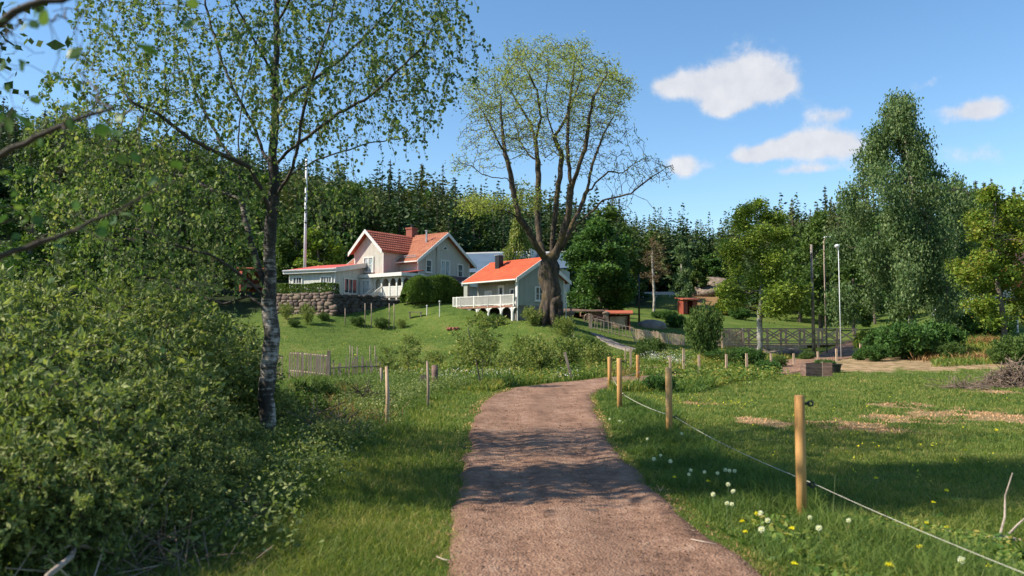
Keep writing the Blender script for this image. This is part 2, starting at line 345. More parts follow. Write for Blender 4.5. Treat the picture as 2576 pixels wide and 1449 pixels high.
f = M(t, 'ADD', M(t, 'MULTIPLY', n1, 0.45), M(t, 'ADD', M(t, 'MULTIPLY', n2, 0.35), M(t, 'MULTIPLY', n3, 0.25)))
c = ramp(t, f, [(0.36, (0.035, 0.065, 0.014)), (0.47, (0.065, 0.108, 0.02)), (0.56, (0.10, 0.142, 0.028)), (0.66, (0.17, 0.155, 0.05))])
dr = N(t, 'ShaderNodeAttribute', attribute_name='dry').outputs['Fac']
sa = N(t, 'ShaderNodeAttribute', attribute_name='sand').outputs['Fac']
wd = N(t, 'ShaderNodeAttribute', attribute_name='wood').outputs['Fac']
rk = N(t, 'ShaderNodeAttribute', attribute_name='rock').outputs['Fac']
def mixc(t, fac, a, b): return N(t, 'ShaderNodeMix', data_type='RGBA', ins={0: fac, 6: a, 7: b}).outputs[2]
def sharpen(t, v, n_): return N(t, 'ShaderNodeMapRange', ins={'Value': M(t, 'ADD', v, M(t, 'MULTIPLY', M(t, 'SUBTRACT', n_, 0.5), 1.4)), 'From Min': 0.2, 'From Max': 1.15}).outputs[0]
c = mixc(t, N(t, 'ShaderNodeMapRange', ins={'Value': M(t, 'ADD', dr, M(t, 'MULTIPLY', M(t, 'SUBTRACT', n2, 0.5), 1.2)), 'From Min': 0.2, 'From Max': 0.7}).outputs[0], c, ramp(t, n3, [(0.3, (0.15, 0.12, 0.05)), (0.7, (0.36, 0.26, 0.14))]))
c = mixc(t, sharpen(t, sa, n2), c, ramp(t, n2, [(0.3, (0.20, 0.12, 0.065)), (0.7, (0.46, 0.33, 0.2))]))
c = mixc(t, rk, c, ramp(t, n2, [(0.35, (0.16, 0.09, 0.04)), (0.5, (0.25, 0.15, 0.08)), (0.7, (0.16, 0.17, 0.04))]))
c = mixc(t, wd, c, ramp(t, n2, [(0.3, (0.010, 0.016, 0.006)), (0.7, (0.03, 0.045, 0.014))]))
p = N(t, 'ShaderNodeBsdfPrincipled', ins={'Base Color': c, 'Roughness': 0.95, 'Specular IOR Level': 0.1, 'Normal': bump(t, M(t, 'ADD', n2, n3), 0.06, 0.9)}); out(t, p.outputs[0])
mb = MB(); mb.add(np.stack([X, Y, Z], -1), F)
terrain = mb.build('ground', G['ground'], smooth=True); tag(terrain, kind='structure')
A1, A2 = dry(X, Y)
pxs = 1288+X/np.maximum(Y, 1)*FPX
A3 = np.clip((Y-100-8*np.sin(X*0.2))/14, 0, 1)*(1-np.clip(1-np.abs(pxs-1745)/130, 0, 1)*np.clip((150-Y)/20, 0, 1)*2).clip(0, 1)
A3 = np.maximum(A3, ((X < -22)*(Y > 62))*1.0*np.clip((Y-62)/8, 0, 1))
A4 = np.clip(1.5-(((pxs-1810)/90)**2+((Y-116)/12)**2), 0, 1)
A4 = np.maximum(A4, np.clip(1.4-(((X-19.5)/3.2)**2+((Y-60)/2.5)**2), 0, 1))
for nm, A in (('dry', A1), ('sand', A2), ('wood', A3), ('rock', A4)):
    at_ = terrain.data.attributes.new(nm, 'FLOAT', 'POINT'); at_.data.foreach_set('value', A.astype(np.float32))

def gravel(name, cols, bumpd=0.035):
    m, t = mat_base(name)
    a = noise(t, 1.1, 6, 0.6); b = noise(t, 16, 6, 0.7); v = N(t, 'ShaderNodeTexVoronoi', ins={'Vector': N(t, 'ShaderNodeTexCoord').outputs['Object'], 'Scale': 45.0})
    lng = noise(t, 1.0, 5, 0.6, stretch=(2.6, 0.35, 1)); nn = noise(t, 5, 6, 0.65)
    f = M(t, 'ADD', M(t, 'MULTIPLY', a, 0.25), M(t, 'ADD', M(t, 'MULTIPLY', b, 0.3), M(t, 'ADD', M(t, 'MULTIPLY', lng, 0.22), M(t, 'MULTIPLY', nn, 0.25))))
    c = ramp(t, f, [(0.40, cols[0]), (0.46, cols[1]), (0.53, cols[2]), (0.62, cols[3])])
    wear = N(t, 'ShaderNodeAttribute', attribute_name='rnd').outputs['Fac']
    c = N(t, 'ShaderNodeMix', data_type='RGBA', ins={0: M(t, 'MULTIPLY', M(t, 'MULTIPLY', wear, 0.5), M(t, 'MULTIPLY', nn, 1.6), clamp=True), 6: c, 7: (*[v*0.62 for v in cols[1]], 1)}).outputs[2]
    peb = N(t, 'ShaderNodeMapRange', ins={'Value': v.outputs['Distance'], 'From Min': 0.0, 'From Max': 0.35, 'To Min': 1.2, 'To Max': 0.85}).outputs[0]
    c = N(t, 'ShaderNodeMix', data_type='RGBA', blend_type='MULTIPLY', ins={0: 0.8, 6: c, 7: N(t, 'ShaderNodeCombineColor', ins={0: peb, 1: peb, 2: peb}).outputs[0]}).outputs[2]
    h = M(t, 'ADD', M(t, 'ADD', b, nn), M(t, 'MULTIPLY', v.outputs['Distance'], -0.5))
    p = N(t, 'ShaderNodeBsdfPrincipled', ins={'Base Color': c, 'Roughness': 0.95, 'Specular IOR Level': 0.15, 'Normal': bump(t, h, bumpd, 1.0)}); out(t, p.outputs[0]); return m
G['gravel'] = gravel('brown_gravel', [(0.075, 0.045, 0.032), (0.235, 0.135, 0.09), (0.34, 0.205, 0.138), (0.45, 0.305, 0.22)])
G['gravel_grey'] = gravel('grey_gravel', [(0.16, 0.13, 0.11), (0.26, 0.22, 0.19), (0.34, 0.29, 0.25), (0.42, 0.37, 0.32)])
def ribbon(name, L, mat, lift=0.03, na=26, fray=0.09):
    T = np.gradient(L[:, :2], axis=0); T /= np.linalg.norm(T, axis=1)[:, None]; Nn = np.stack([T[:, 1], -T[:, 0]], -1)
    k = len(L); s = np.linspace(-1, 1, na)
    rs = np.random.default_rng(3)
    def fr():
        a_ = rs.normal(size=k); a_ = np.convolve(a_, np.ones(5)/5, 'same'); b_ = np.convolve(rs.normal(size=k), np.ones(17)/17, 'same'); return fray*(a_*0.6+b_*1.6)
    el, er = fr(), fr()
    wl = L[:, 2]/2+el; wr = L[:, 2]/2+er
    off = np.where(s[None] < 0, s[None]*wl[:, None], s[None]*wr[:, None])
    P = L[:, None, :2]+Nn[:, None]*off[..., None]
    X, Y = P[..., 0].ravel(), P[..., 1].ravel(); z = Zs(X, Y)
    sd = np.tile(np.abs(s), k)
    z = z+np.where(sd > 0.97, -0.03, lift-0.004+0.0008*Y*(Y > 25)*(lift > 0.025))+0.015*np.cos(np.tile(s, k)*7)*(sd < 0.9)
    F = (np.arange(k-1)[:, None]*na+np.arange(na-1)[None]).ravel(); F = np.stack([F, F+1, F+na+1, F+na], -1)
    wr = np.clip(np.exp(-((s)/0.22)**2)*0.7+np.exp(-((np.abs(s)-0.93)/0.1)**2), 0, 1); m = MB(); m.add(np.stack([X, Y, z], -1), F, np.tile(wr, k)); o = m.build(name, mat, smooth=True); return tag(o, kind='structure')
ribbon('gravel_path', smooth_line(PATH, 0.13), G['gravel'])
ribbon('side_path', smooth_line(PATH2, 0.15), G['gravel_grey'], 0.05)
ribbon('garden_path', smooth_line(PATH3, 0.1), G['gravel'], 0.04)

# ---------------------------------------------------------------- foliage engines
def rot_basis(n, up=0.0, rng=RNG):
    a = rng.normal(size=(n, 3)); a[:, 2] *= (1-up); a /= np.linalg.norm(a, axis=1)[:, None]
    nn = rng.normal(size=(n, 3)); nn[:, 2] += up*2.5; b = np.cross(nn, a); b /= np.maximum(np.linalg.norm(b, axis=1), 1e-6)[:, None]
    return a, b
def leaves(mb, P, L, W, a=None, b=None, rng=RNG, up=0.3, base=False, var=0.35, oval=False):
    n = len(P)
    if n == 0: return
    a_, b_ = rot_basis(n, up, rng)
    if a is not None:
        a_ = a/np.linalg.norm(a, axis=1)[:, None]; b_ = np.cross(a_, rng.normal(size=(n, 3))); b_ /= np.linalg.norm(b_, axis=1)[:, None]
    s = (1+var*rng.normal(size=n)).clip(0.4, 1.9)[:, None]
    l = a_*L*s; w_ = b_*W*s*0.5
    if base: p0 = P; mid = P+l*0.45; tip = P+l
    else: p0 = P-l*0.5; mid = P-l*0.05; tip = P+l*0.5
    if oval:
        dn = np.cross(l, w_); dn *= (0.10*np.linalg.norm(l, axis=1)/np.maximum(np.linalg.norm(dn, axis=1), 1e-9))[:, None]
        q1 = p0+l*0.22; q2 = p0+l*0.58; V = np.stack([p0, q1+w_*0.78, q2+w_*0.92+dn, tip, q2-w_*0.92+dn, q1-w_*0.78], 1).reshape(-1, 3)
        mb.add(V, np.arange(n*6).reshape(-1, 6), np.repeat(rng.random(n), 6)); return
    V = np.stack([p0, mid+w_, tip, mid-w_], 1).reshape(-1, 3)
    F = np.arange(n*4).reshape(-1, 4)
    mb.add(V, F, np.repeat(rng.random(n), 4))
def grow(seeds, att, step, infl, kill, iters=200, trop=(0, 0, 0), jit=0.15, rng=RNG):
    nodes = []; par = []
    for s in seeds:
        s = np.asarray(s, float)
        if nodes:
            q = int(np.argmin(np.linalg.norm(np.array(nodes)-s[0], axis=1)))
        else: q = -1; nodes.append(s[0]); par.append(-1); q = 0
        for A, B in zip(s[:-1], s[1:]):
            k = max(1, int(round(np.linalg.norm(B-A)/step)))
            for j in range(1, k+1):
                p_ = A+(B-A)*j/k+rng.normal(size=3)*step*0.06; nodes.append(p_); par.append(q); q = len(nodes)-1
    P = np.array(nodes); par = list(par); att = np.asarray(att, float)
    cc = np.zeros(len(P), int)
    for q in par:
        if q >= 0: cc[q] += 1
    nd = np.full(len(att), 1e9); ni = np.zeros(len(att), int)
    def upd(Q, off):
        for i in range(0, len(Q), 400):
            D = np.linalg.norm(att[:, None]-Q[None, i:i+400], axis=-1); j = D.argmin(1); dm = D[np.arange(len(att)), j]
            b = dm < nd; nd[b] = dm[b]; ni[b] = j[b]+off+i
    upd(P, 0); tr = np.array(trop)
    for it in range(iters):
        al = nd > kill; att = att[al]; nd = nd[al]; ni = ni[al]
        if len(att) == 0: break
        act = nd < infl
        if not act.any():
            infl *= 1.5; continue
        idx = ni[act]; dv = att[act]-P[idx]; dv /= np.linalg.norm(dv, axis=1)[:, None]
        S = np.zeros((len(P), 3)); np.add.at(S, idx, dv); u = np.unique(idx); u = u[cc[u] < 4]
        if len(u) == 0: break
        dd = S[u]; dd /= np.maximum(np.linalg.norm(dd, axis=1), 1e-6)[:, None]; dd = dd+tr+rng.normal(size=dd.shape)*jit; dd /= np.linalg.norm(dd, axis=1)[:, None]
        Q = P[u]+dd*step; off = len(P); P = np.vstack([P, Q]); par += list(u); cc[u] += 1; cc = np.append(cc, np.zeros(len(Q), int)); upd(Q, off)
    return P, np.array(par)
def radii(P, par, r0, R, gam=1.0):
    n = len(P); ch = np.zeros(n, int); np.add.at(ch, par[par >= 0], 1)
    def run(e):
        s = np.where(ch == 0, r0**e, 0.0)
        for i in range(n-1, 0, -1): s[par[i]] += s[i]
        return s**(1/e)
    lo, hi = 1.2, 6.0
    for _ in range(18):
        m = (lo+hi)/2
        if run(m)[0] > R: lo = m
        else: hi = m
    r_ = run((lo+hi)/2)
    if gam != 1.0: r_ = np.maximum(R*(r_/R)**gam, r0*0.8)
    return r_, ch
def skel(mb, P, par, r, minr=0.0, bigr=0.05, wob=0, white=None):
    n = len(P); kids = [[] for _ in range(n)]
    for i in range(1, n): kids[par[i]].append(i)
    st = [(0, None)]
    while st:
        i, p0 = st.pop(); ch = [] if p0 is None else [p0]; ch.append(i)
        while kids[i]:
            k = sorted(kids[i], key=lambda q: -r[q]); 
            for q in k[1:]:
                st.append((q, i))
            i = k[0]; ch.append(i)
        ch = [c_ for c_ in ch if r[c_] >= minr]
        if len(ch) < 2: continue
        rr = r[ch].copy()
        if p0 is not None: rr[0] = min(rr[0], rr[1]*1.15)
        rm = rr.max(); ns = 14 if rm > bigr*6 else 8 if rm > bigr else 5 if rm > bigr*0.3 else 3
        pts = P[ch]
        rnd = 0.5 if white is None else np.repeat(np.clip((rr-white[0])/(white[1]-white[0]), 0, 1), ns)
        mb.tube(pts, rr, ns, cap=False, rnd=rnd, wob=wob if rm > bigr*3 else 0)
def in_ell(n, c, r, rng=RNG, shell=0.0):
    v = rng.normal(size=(n, 3)); v /= np.linalg.norm(v, axis=1)[:, None]
    return np.array(c)+v*np.array(r)*(shell+(1-shell)*rng.random(n)[:, None]**(1/3)) if shell == 0 else np.array(c)+v*np.array(r)*(shell+(1-shell)*rng.random(n))[:, None]
# ---------------------------------------------------------------- building materials
def siding(name, col, pitch=0.17):
    m, t = mat_base(name)
    o = N(t, 'ShaderNodeSeparateXYZ', ins={0: N(t, 'ShaderNodeTexCoord').outputs['Object']})
    u = M(t, 'DIVIDE', M(t, 'ADD', o.outputs[0], o.outputs[1]), pitch); fr = M(t, 'FRACT', u); fl = M(t, 'FLOOR', u)
    bat = M(t, 'LESS_THAN', M(t, 'ABSOLUTE', M(t, 'SUBTRACT', fr, 0.5)), 0.14)
    wn = N(t, 'ShaderNodeTexWhiteNoise', noise_dimensions='1D', ins={'W': fl}).outputs[0]
    n = noise(t, 1.5, 5)
    k = M(t, 'ADD', M(t, 'ADD', 0.86, M(t, 'MULTIPLY', wn, 0.12)), M(t, 'MULTIPLY', M(t, 'SUBTRACT', n, 0.5), 0.25))
    c = N(t, 'ShaderNodeVectorMath', operation='SCALE', ins={0: col, 'Scale': k}).outputs[0]
    p = N(t, 'ShaderNodeBsdfPrincipled', ins={'Base Color': c, 'Roughness': 0.7, 'Normal': bump(t, bat, 0.03, 1.0)}); out(t, p.outputs[0]); return m
def tiles(name, cols, px_=0.25, row=0.34, dist=0.05, axis=0):
    m, t = mat_base(name)
    o = N(t, 'ShaderNodeSeparateXYZ', ins={0: N(t, 'ShaderNodeTexCoord').outputs['Object']})
    a = M(t, 'SINE', M(t, 'MULTIPLY', o.outputs[axis], 2*pi/px_)); r = M(t, 'FRACT', M(t, 'DIVIDE', o.outputs[2], row*0.55))
    n = noise(t, 1.3, 6, 0.65); n2 = noise(t, 9, 4, 0.6)
    c = ramp(t, M(t, 'ADD', M(t, 'MULTIPLY', n, 0.6), M(t, 'MULTIPLY', n2, 0.4)), [(0.34, cols[0]), (0.5, cols[1]), (0.66, cols[2])])
    h = M(t, 'ADD', M(t, 'MULTIPLY', a, 0.4), M(t, 'MULTIPLY', r, -0.8))
    p = N(t, 'ShaderNodeBsdfPrincipled', ins={'Base Color': c, 'Roughness': 0.75, 'Normal': bump(t, h, dist, 1.0)}); out(t, p.outputs[0]); return m
G['grey_wall'] = siding('grey_painted_boards', (0.46, 0.445, 0.39))
G['sage_wall'] = siding('grey_green_boards', (0.31, 0.325, 0.28))
G['pale_wall'] = siding('pale_blue_grey_boards', (0.54, 0.545, 0.50), 0.2)
G['white'] = simple('white_paint', [(0.56, 0.55, 0.51), (0.66, 0.65, 0.61)], 2, 0.5)
G['tile_red'] = tiles('red_clay_tiles', [(0.24, 0.05, 0.025), (0.36, 0.085, 0.04), (0.44, 0.14, 0.07)], 0.3, 0.62, 0.09, 1)
G['tile_orange'] = tiles('weathered_orange_tiles', [(0.22, 0.065, 0.032), (0.31, 0.105, 0.05), (0.37, 0.16, 0.085)])
G['tile_bright'] = tiles('bright_orange_tiles', [(0.36, 0.055, 0.014), (0.44, 0.072, 0.02), (0.50, 0.10, 0.03)], 0.22, 0.3, 0.03)
G['felt_red'] = simple('red_roof_felt', [(0.50, 0.06, 0.04), (0.58, 0.12, 0.09)], 1.2, 0.6)
G['tile_maroon'] = tiles('dark_maroon_tiles', [(0.05, 0.02, 0.02), (0.09, 0.035, 0.035), (0.12, 0.05, 0.045)])
G['metal_blue'] = simple('blue_grey_metal_roof', [(0.06, 0.095, 0.14), (0.09, 0.13, 0.18)], 0.6, 0.45)
G['brick'] = simple('red_brick', [(0.18, 0.055, 0.04), (0.30, 0.10, 0.07)], 9, 0.9, 0.02)
G['black'] = simple('black_metal', [(0.012, 0.012, 0.013)], rough=0.45)
G['steel'] = simple('galvanised_steel', [(0.35, 0.36, 0.37), (0.5, 0.5, 0.5)], 3, 0.4, metal=0.5)
G['lampwhite'] = simple('white_lamp_housing', [(0.62, 0.63, 0.64)], rough=0.4)
G['void_shade'] = simple('painted_void_shade', [(0.02, 0.016, 0.014), (0.035, 0.03, 0.026)], 3, 0.9)  # near-black colour standing in for the shade under the cottage deck
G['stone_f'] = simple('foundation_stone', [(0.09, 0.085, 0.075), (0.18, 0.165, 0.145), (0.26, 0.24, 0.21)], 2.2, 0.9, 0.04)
G['stone_shade'] = simple('shade_darkened_stone', [(0.025, 0.02, 0.018), (0.06, 0.052, 0.046), (0.10, 0.088, 0.08)], 2.0, 0.9, 0.04)  # shade of the right-hand retaining wall put into its stone colour
G['deckred'] = simple('red_brown_boards', [(0.20, 0.09, 0.06), (0.32, 0.16, 0.11)], 3, 0.8, 0.01)
G['redshed'] = siding('falu_red_boards', (0.27, 0.055, 0.03), 0.2)
G['redtrim'] = simple('red_boards', [(0.33, 0.075, 0.04), (0.42, 0.12, 0.06)], 3, 0.8)
G['curtain'] = simple('red_curtain_cloth', [(0.45, 0.07, 0.06), (0.55, 0.2, 0.17)], 3, 0.8)
G['wood_fresh'], t = mat_base('round_pine_post')
zz = N(t, 'ShaderNodeSeparateXYZ', ins={0: N(t, 'ShaderNodeTexCoord').outputs['Object']}).outputs[2]
a = noise(t, 9, 7, 0.7, stretch=(1, 1, 0.08)); kn = noise(t, 3.2, 4, 0.6, stretch=(1, 1, 0.5))
c = ramp(t, M(t, 'ADD', M(t, 'MULTIPLY', a, 0.6), M(t, 'MULTIPLY', kn, 0.4)), [(0.34, (0.13, 0.065, 0.022)), (0.46, (0.40, 0.20, 0.055)), (0.56, (0.50, 0.28, 0.095)), (0.68, (0.54, 0.37, 0.19))])
p = N(t, 'ShaderNodeBsdfPrincipled', ins={'Base Color': c, 'Roughness': 0.7, 'Normal': bump(t, a, 0.006, 1.0)}); out(t, p.outputs[0])
G['wood_grey'] = simple('weathered_grey_wood', [(0.15, 0.11, 0.08), (0.29, 0.22, 0.165), (0.38, 0.31, 0.245)], 6, 0.85, 0.01, (1, 1, 0.2))
G['wood_tan'] = simple('tan_weathered_wood', [(0.30, 0.20, 0.125), (0.47, 0.335, 0.225), (0.56, 0.43, 0.31)], 5, 0.8, 0.01, (1, 1, 0.25))
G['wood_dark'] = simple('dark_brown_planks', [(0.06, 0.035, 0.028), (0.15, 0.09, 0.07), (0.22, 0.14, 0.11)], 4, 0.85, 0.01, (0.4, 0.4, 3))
G['plastic'] = simple('black_plastic', [(0.018, 0.018, 0.02)], rough=0.4)
G['rope'] = simple('white_fence_rope', [(0.50, 0.47, 0.40)], rough=0.7)
G['rock'] = simple('grey_boulder', [(0.08, 0.06, 0.045), (0.18, 0.14, 0.105), (0.28, 0.23, 0.185)], 2.5, 0.9, 0.05)
G['rubble'], t = mat_base('dry_stone')
r_ = N(t, 'ShaderNodeAttribute', attribute_name='rnd').outputs['Fac']; n = noise(t, 4, 6, 0.65)
c = ramp(t, M(t, 'ADD', M(t, 'MULTIPLY', r_, 0.6), M(t, 'MULTIPLY', n, 0.4)), [(0.15, (0.04, 0.03, 0.025)), (0.4, (0.12, 0.082, 0.068)), (0.6, (0.17, 0.125, 0.10)), (0.85, (0.15, 0.115, 0.075))])
p = N(t, 'ShaderNodeBsdfPrincipled', ins={'Base Color': c, 'Roughness': 0.9, 'Normal': bump(t, n, 0.05, 0.8)}); out(t, p.outputs[0])
G['clod'] = leafmat('gravel_stones', [(0.04, 0.03, 0.018), (0.08, 0.06, 0.036), (0.12, 0.095, 0.06), (0.17, 0.145, 0.1)], 0.0, 0.9, 2)
m, t = mat_base('window_glass'); G['glass'] = m
n = noise(t, 1.6, 2)
p = N(t, 'ShaderNodeBsdfPrincipled', ins={'Base Color': ramp(t, n, [(0.4, (0.02, 0.025, 0.03)), (0.6, (0.09, 0.11, 0.13))]), 'Roughness': 0.08, 'Specular IOR Level': 0.8}); out(t, p.outputs[0])
m, t = mat_base('curtained_glass'); G['glassc'] = m
n = noise(t, 5, 2, stretch=(1, 1, 0.2))
p = N(t, 'ShaderNodeBsdfPrincipled', ins={'Base Color': ramp(t, n, [(0.4, (0.22, 0.27, 0.28)), (0.6, (0.5, 0.55, 0.55))]), 'Roughness': 0.12, 'Specular IOR Level': 0.6}); out(t, p.outputs[0])

def window(par, face, c, z, w, h, off, cols=2, rows=2, glass='glass', cur=None, fw=0.11):
    """a framed window on a wall: face 'f' looks along -y (wall plane y=off), 's' along +x (x=off)"""
    def P(u, d, zz): return (c+u, off-d, zz) if face == 'f' else (off+d, c+u, zz)
    def bx(mb, u0, u1, d0, d1, z0, z1):
        a, b = P(u0, d0, z0), P(u1, d1, z1); mb.box(min(a[0], b[0]), max(a[0], b[0]), min(a[1], b[1]), max(a[1], b[1]), z0, z1)
    f = MB()
    bx(f, -w/2-fw, -w/2, 0.002, 0.09, z-0.02, z+h+fw); bx(f, w/2, w/2+fw, 0.002, 0.09, z-0.02, z+h+fw)
    bx(f, -w/2, w/2, 0.002, 0.09, z+h, z+h+fw); bx(f, -w/2-fw-0.05, w/2+fw+0.05, 0.002, 0.13, z-fw-0.02, z-0.021)
    bx(f, -w/2, w/2, 0.002, 0.07, z-0.02, z+0.04)
    for i in range(1, cols):
        u = -w/2+w*i/cols; mw = 0.045 if cols == 2 or i == cols//2 else 0.022; bx(f, u-mw, u+mw, 0.02, 0.075, z+0.041, z+h-0.001)
    for i in range(1, rows):
        zz = z+h*i/rows; 
        for j in range(cols): bx(f, -w/2+w*j/cols+0.046, -w/2+w*(j+1)/cols-0.046, 0.02, 0.06, zz-0.02, zz+0.02)
    fo = f.build('window', G['white'], par)
    g = MB(); bx(g, -w/2+0.001, w/2-0.001, 0.003, 0.03, z+0.041, z+h-0.001); g.build('pane', G[glass], fo)
    if cur:
        k = MB()
        for j in range(cols*2):
            if j % 2 == 0 or j == cols*2-1:
                u = -w/2+w*(j+0.5)/(cols*2); bx(k, u-w/cols/5, u+w/cols/5, 0.031, 0.036, z+h*0.22, z+h-0.02)
        k.build('curtain', G[cur], fo)
    return fo
def slab_roof(par, name, mat, quad, th=0.14):
    q = np.array(quad, float); n = np.cross(q[1]-q[0], q[3]-q[0]); n /= np.linalg.norm(n)
    if n[2] < 0: n = -n
    return MB().prism(q, n*th).build(name, mat, par)
def courses(ya, yb, za, zb, th, row=0.36, step=0.055):
    """cross-section of one roof slope with overlapping tile courses, from eave (ya) to ridge (yb)"""
    n = max(4, int(math.hypot(yb-ya, zb-za)/row)); top = []
    for i in range(n):
        a, b = i/n, (i+1)/n; top += [(ya+(yb-ya)*a, za+(zb-za)*a+th+step), (ya+(yb-ya)*b, za+(zb-za)*b+th)]
    return [[(ya, za), (yb, zb)]+top[::-1]]
def gable_roof_x(par, x0, x1, y0, y1, ze, zr, mat, name='roof'):
    """ridge along x"""
    ym = (y0+y1)/2; m = MB()
    s = (zr-ze)/(ym-y0); th = 0.14
    for q in courses(y0, ym, ze, zr, th): m.prism([(x0, a, b) for a, b in q], (x1-x0, 0, 0))
    for q in courses(y1, ym+0.003, ze, zr, th): m.prism([(x0, a, b) for a, b in q], (x1-x0, 0, 0))
    r = m.build(name, mat, par)
    R = MB(); R.tube([(x0-0.02, ym, zr+th+0.02), (x1+0.02, ym, zr+th+0.02)], 0.09, 6); R.build('ridge_cap', mat, r)
    b = MB()
    for xx in (x0-0.07, x1+0.01):
        for ya, yb, za, zb in ((y0-0.03, ym, ze-0.03*s, zr), (y1+0.03, ym+0.004, ze-0.03*s, zr)):
            b.prism([(xx, ya, za-0.14), (xx, yb, zb-0.14), (xx, yb, zb+th+0.05), (xx, ya, za+th+0.05)], (0.06, 0, 0))
    b.build('barge_board', G['white'], par)
    e = MB(); e.tube([(x0, y0-0.05, ze+0.03), (x1, y0-0.05, ze+0.03)], 0.065, 6); e.tube([(x0, y1+0.05, ze+0.03), (x1, y1+0.05, ze+0.03)], 0.065, 6); e.build('gutter', G['white'], par)
    return r
def gable_wall_x(x0, x1, y0, y1, z0, ze, zr, yy0, yy1):
    """closed wall volume with gables at both ends; roof planes cross (yy0,ze)..(mid,zr)..(yy1,ze)"""
    ym = (yy0+yy1)/2; s = (zr-ze)/(ym-yy0); za = ze+s*(y0-yy0); m = MB()
    return m.prism([(x0, y0, z0), (x0, y1, z0), (x0, y1, za-0.02), (x0, ym, zr-0.02), (x0, y0, za-0.02)], (x1-x0, 0, 0))

# ================================================================ main house
ang = atan2(-0.6, 0.8)
MH = empty('farmhouse', (-8.6, 72, 5.0), ang, 'large grey wooden farmhouse with red tiled gabled roofs and white veranda', 'house')
ZE, ZR = 3.55, 6.45           # above 5.0
gable_wall_x(-9.3, -0.45, 0.55, 7.85, -1.2, ZE, ZR, 0, 8.4).build('wall', G['grey_wall'], MH)
rf = gable_roof_x(MH, -9.7, 0, 0, 8.4, ZE, ZR, G['tile_orange'])
m = MB(); m.box(-5.3, -4.5, 3.9, 4.7, 5.9, 7.35); m.box(-5.36, -4.44, 3.84, 4.76, 7.351, 7.5); ch = m.build('chimney', G['brick'], rf)
MB().tube([(-4.9, 4.3, 7.5), (-4.9, 4.3, 7.85)], 0.13, 8).build('flue', G['black'], MH)
MB().tube([(-1.6, 2.9, 5.3), (-1.6, 2.9, 6.75)], 0.09, 8).tube([(-1.6, 2.9, 6.75), (-1.6, 2.9, 6.85)], 0.15, 8).build('vent_pipe', G['steel'], MH)
m = MB()
for xx in (-3.2, -2.0, -0.8): m.tube([(xx, 0.4, ZE+0.35), (xx, 0.35, ZE+0.65)], 0.02, 4)
m.tube([(-3.4, 0.35, ZE+0.65), (-0.5, 0.35, ZE+0.65)], 0.035, 5); m.tube([(-3.4, 0.37, ZE+0.5), (-0.5, 0.37, ZE+0.5)], 0.03, 5); m.build('snow_guard', G['steel'], MH)
# cross wing, ridge along y, centre x=-4.6
wx0, wx1, wy0, wze, wzr = -6.5, -2.7, -1.65, 4.45, 6.45; xm = -4.6
MB().prism([(wx0, wy0, -1.2), (wx1, wy0, -1.2), (wx1, wy0, wze+0.23), (xm, wy0, wzr-0.06), (wx0, wy0, wze+0.23)], (0, 5.2, 0)).build('wing_wall', G['grey_wall'], MH)
th = 0.13; m = MB()
for sx, xa in ((-1, wx0-0.32), (1, wx1+0.32)):
    xb = xm+0.002*sx
    for q in courses(xa, xb, wze, wzr, th, 0.34, 0.07): m.prism([(a, wy0-0.5, b) for a, b in q], (0, 6.4, 0))
wr = m.build('wing_roof', G['tile_red'], MH)
m = MB()
for sx, xa in ((-1, wx0-0.36), (1, wx1+0.36)):
    m.prism([(xa, wy0-0.57, wze-0.22), (xm+0.002*sx, wy0-0.57, wzr-0.16), (xm+0.002*sx, wy0-0.57, wzr+th+0.07), (xa, wy0-0.57, wze+th+0.0)], (0, 0.06, 0))
m.build('barge_board', G['white'], MH)
m = MB()
for xa in (wx0-0.05, wx1+0.05-0.1): m.box(xa, xa+0.1, wy0-0.04, wy0-0.002, -1, wze+0.2)
m.box(-0.53, -0.41, 0.50, 0.548, -1, ZE+0.3); m.box(-0.448, -0.41, 0.55, 0.68, -1, ZE+0.3); m.box(-0.448, -0.41, 7.75, 7.87, -1, ZE+0.3); m.build('corner_board', G['white'], MH)
window(MH, 'f', -4.6, 2.75, 1.15, 1.25, wy0, 2, 2, 'glassc')
window(MH, 's', 1.95, 2.75, 0.62, 1.05, -0.45, 1, 2); window(MH, 's', 4.25, 2.55, 1.15, 1.35, -0.45, 2, 1, 'glassc'); window(MH, 's', 6.45, 2.55, 0.62, 1.15, -0.45, 1, 2)
window(MH, 's', 1.7, 0.15, 1.1, 0.95, -0.45, 2, 1)
t_ = MB(); t_.prism([(-0.448, 3.75, 5.0), (-0.448, 4.65, 5.0), (-0.448, 4.2, 5.42)], (0.07, 0, 0)); wf = t_.build('attic_window', G['white'], MH)
MB().prism([(-0.376, 3.93, 5.06), (-0.376, 4.47, 5.06), (-0.376, 4.2, 5.31)], (0.012, 0, 0)).build('pane', G['glass'], wf)
MB().tube([(-0.38, 3.05, 5.3), (-0.38, 3.05, -0.9)], 0.05, 6).build('downpipe', G['grey_wall'], MH)
# lean-to on the gable side
MB().prism([(-0.44, 3.1, -1.2), (-0.44, 7.6, -1.2), (-0.44, 7.6, 1.75), (-0.44, 3.1, 1.75)], (1.9, 0, 0)).build('lean_to_wall', G['grey_wall'], MH)
slab_roof(MH, 'lean_to_roof', G['tile_maroon'], [(1.7, 2.8, 1.62), (-0.44, 2.8, 2.45), (-0.44, 7.9, 2.45), (1.7, 7.9, 1.62)], 0.12)
MB().prism([(1.75, 2.74, 1.42), (-0.44, 2.74, 2.28), (-0.44, 2.74, 2.62), (1.75, 2.74, 1.78)], (0, 0.05, 0)).prism([(1.72, 2.8, 1.45), (1.72, 7.9, 1.45), (1.72, 7.9, 1.76), (1.72, 2.8, 1.76)], (0.05, 0, 0)).build('lean_to_fascia', G['white'], MH)
window(MH, 's', 4.4, 0.5, 1.3, 0.7, 1.46, 2, 1)
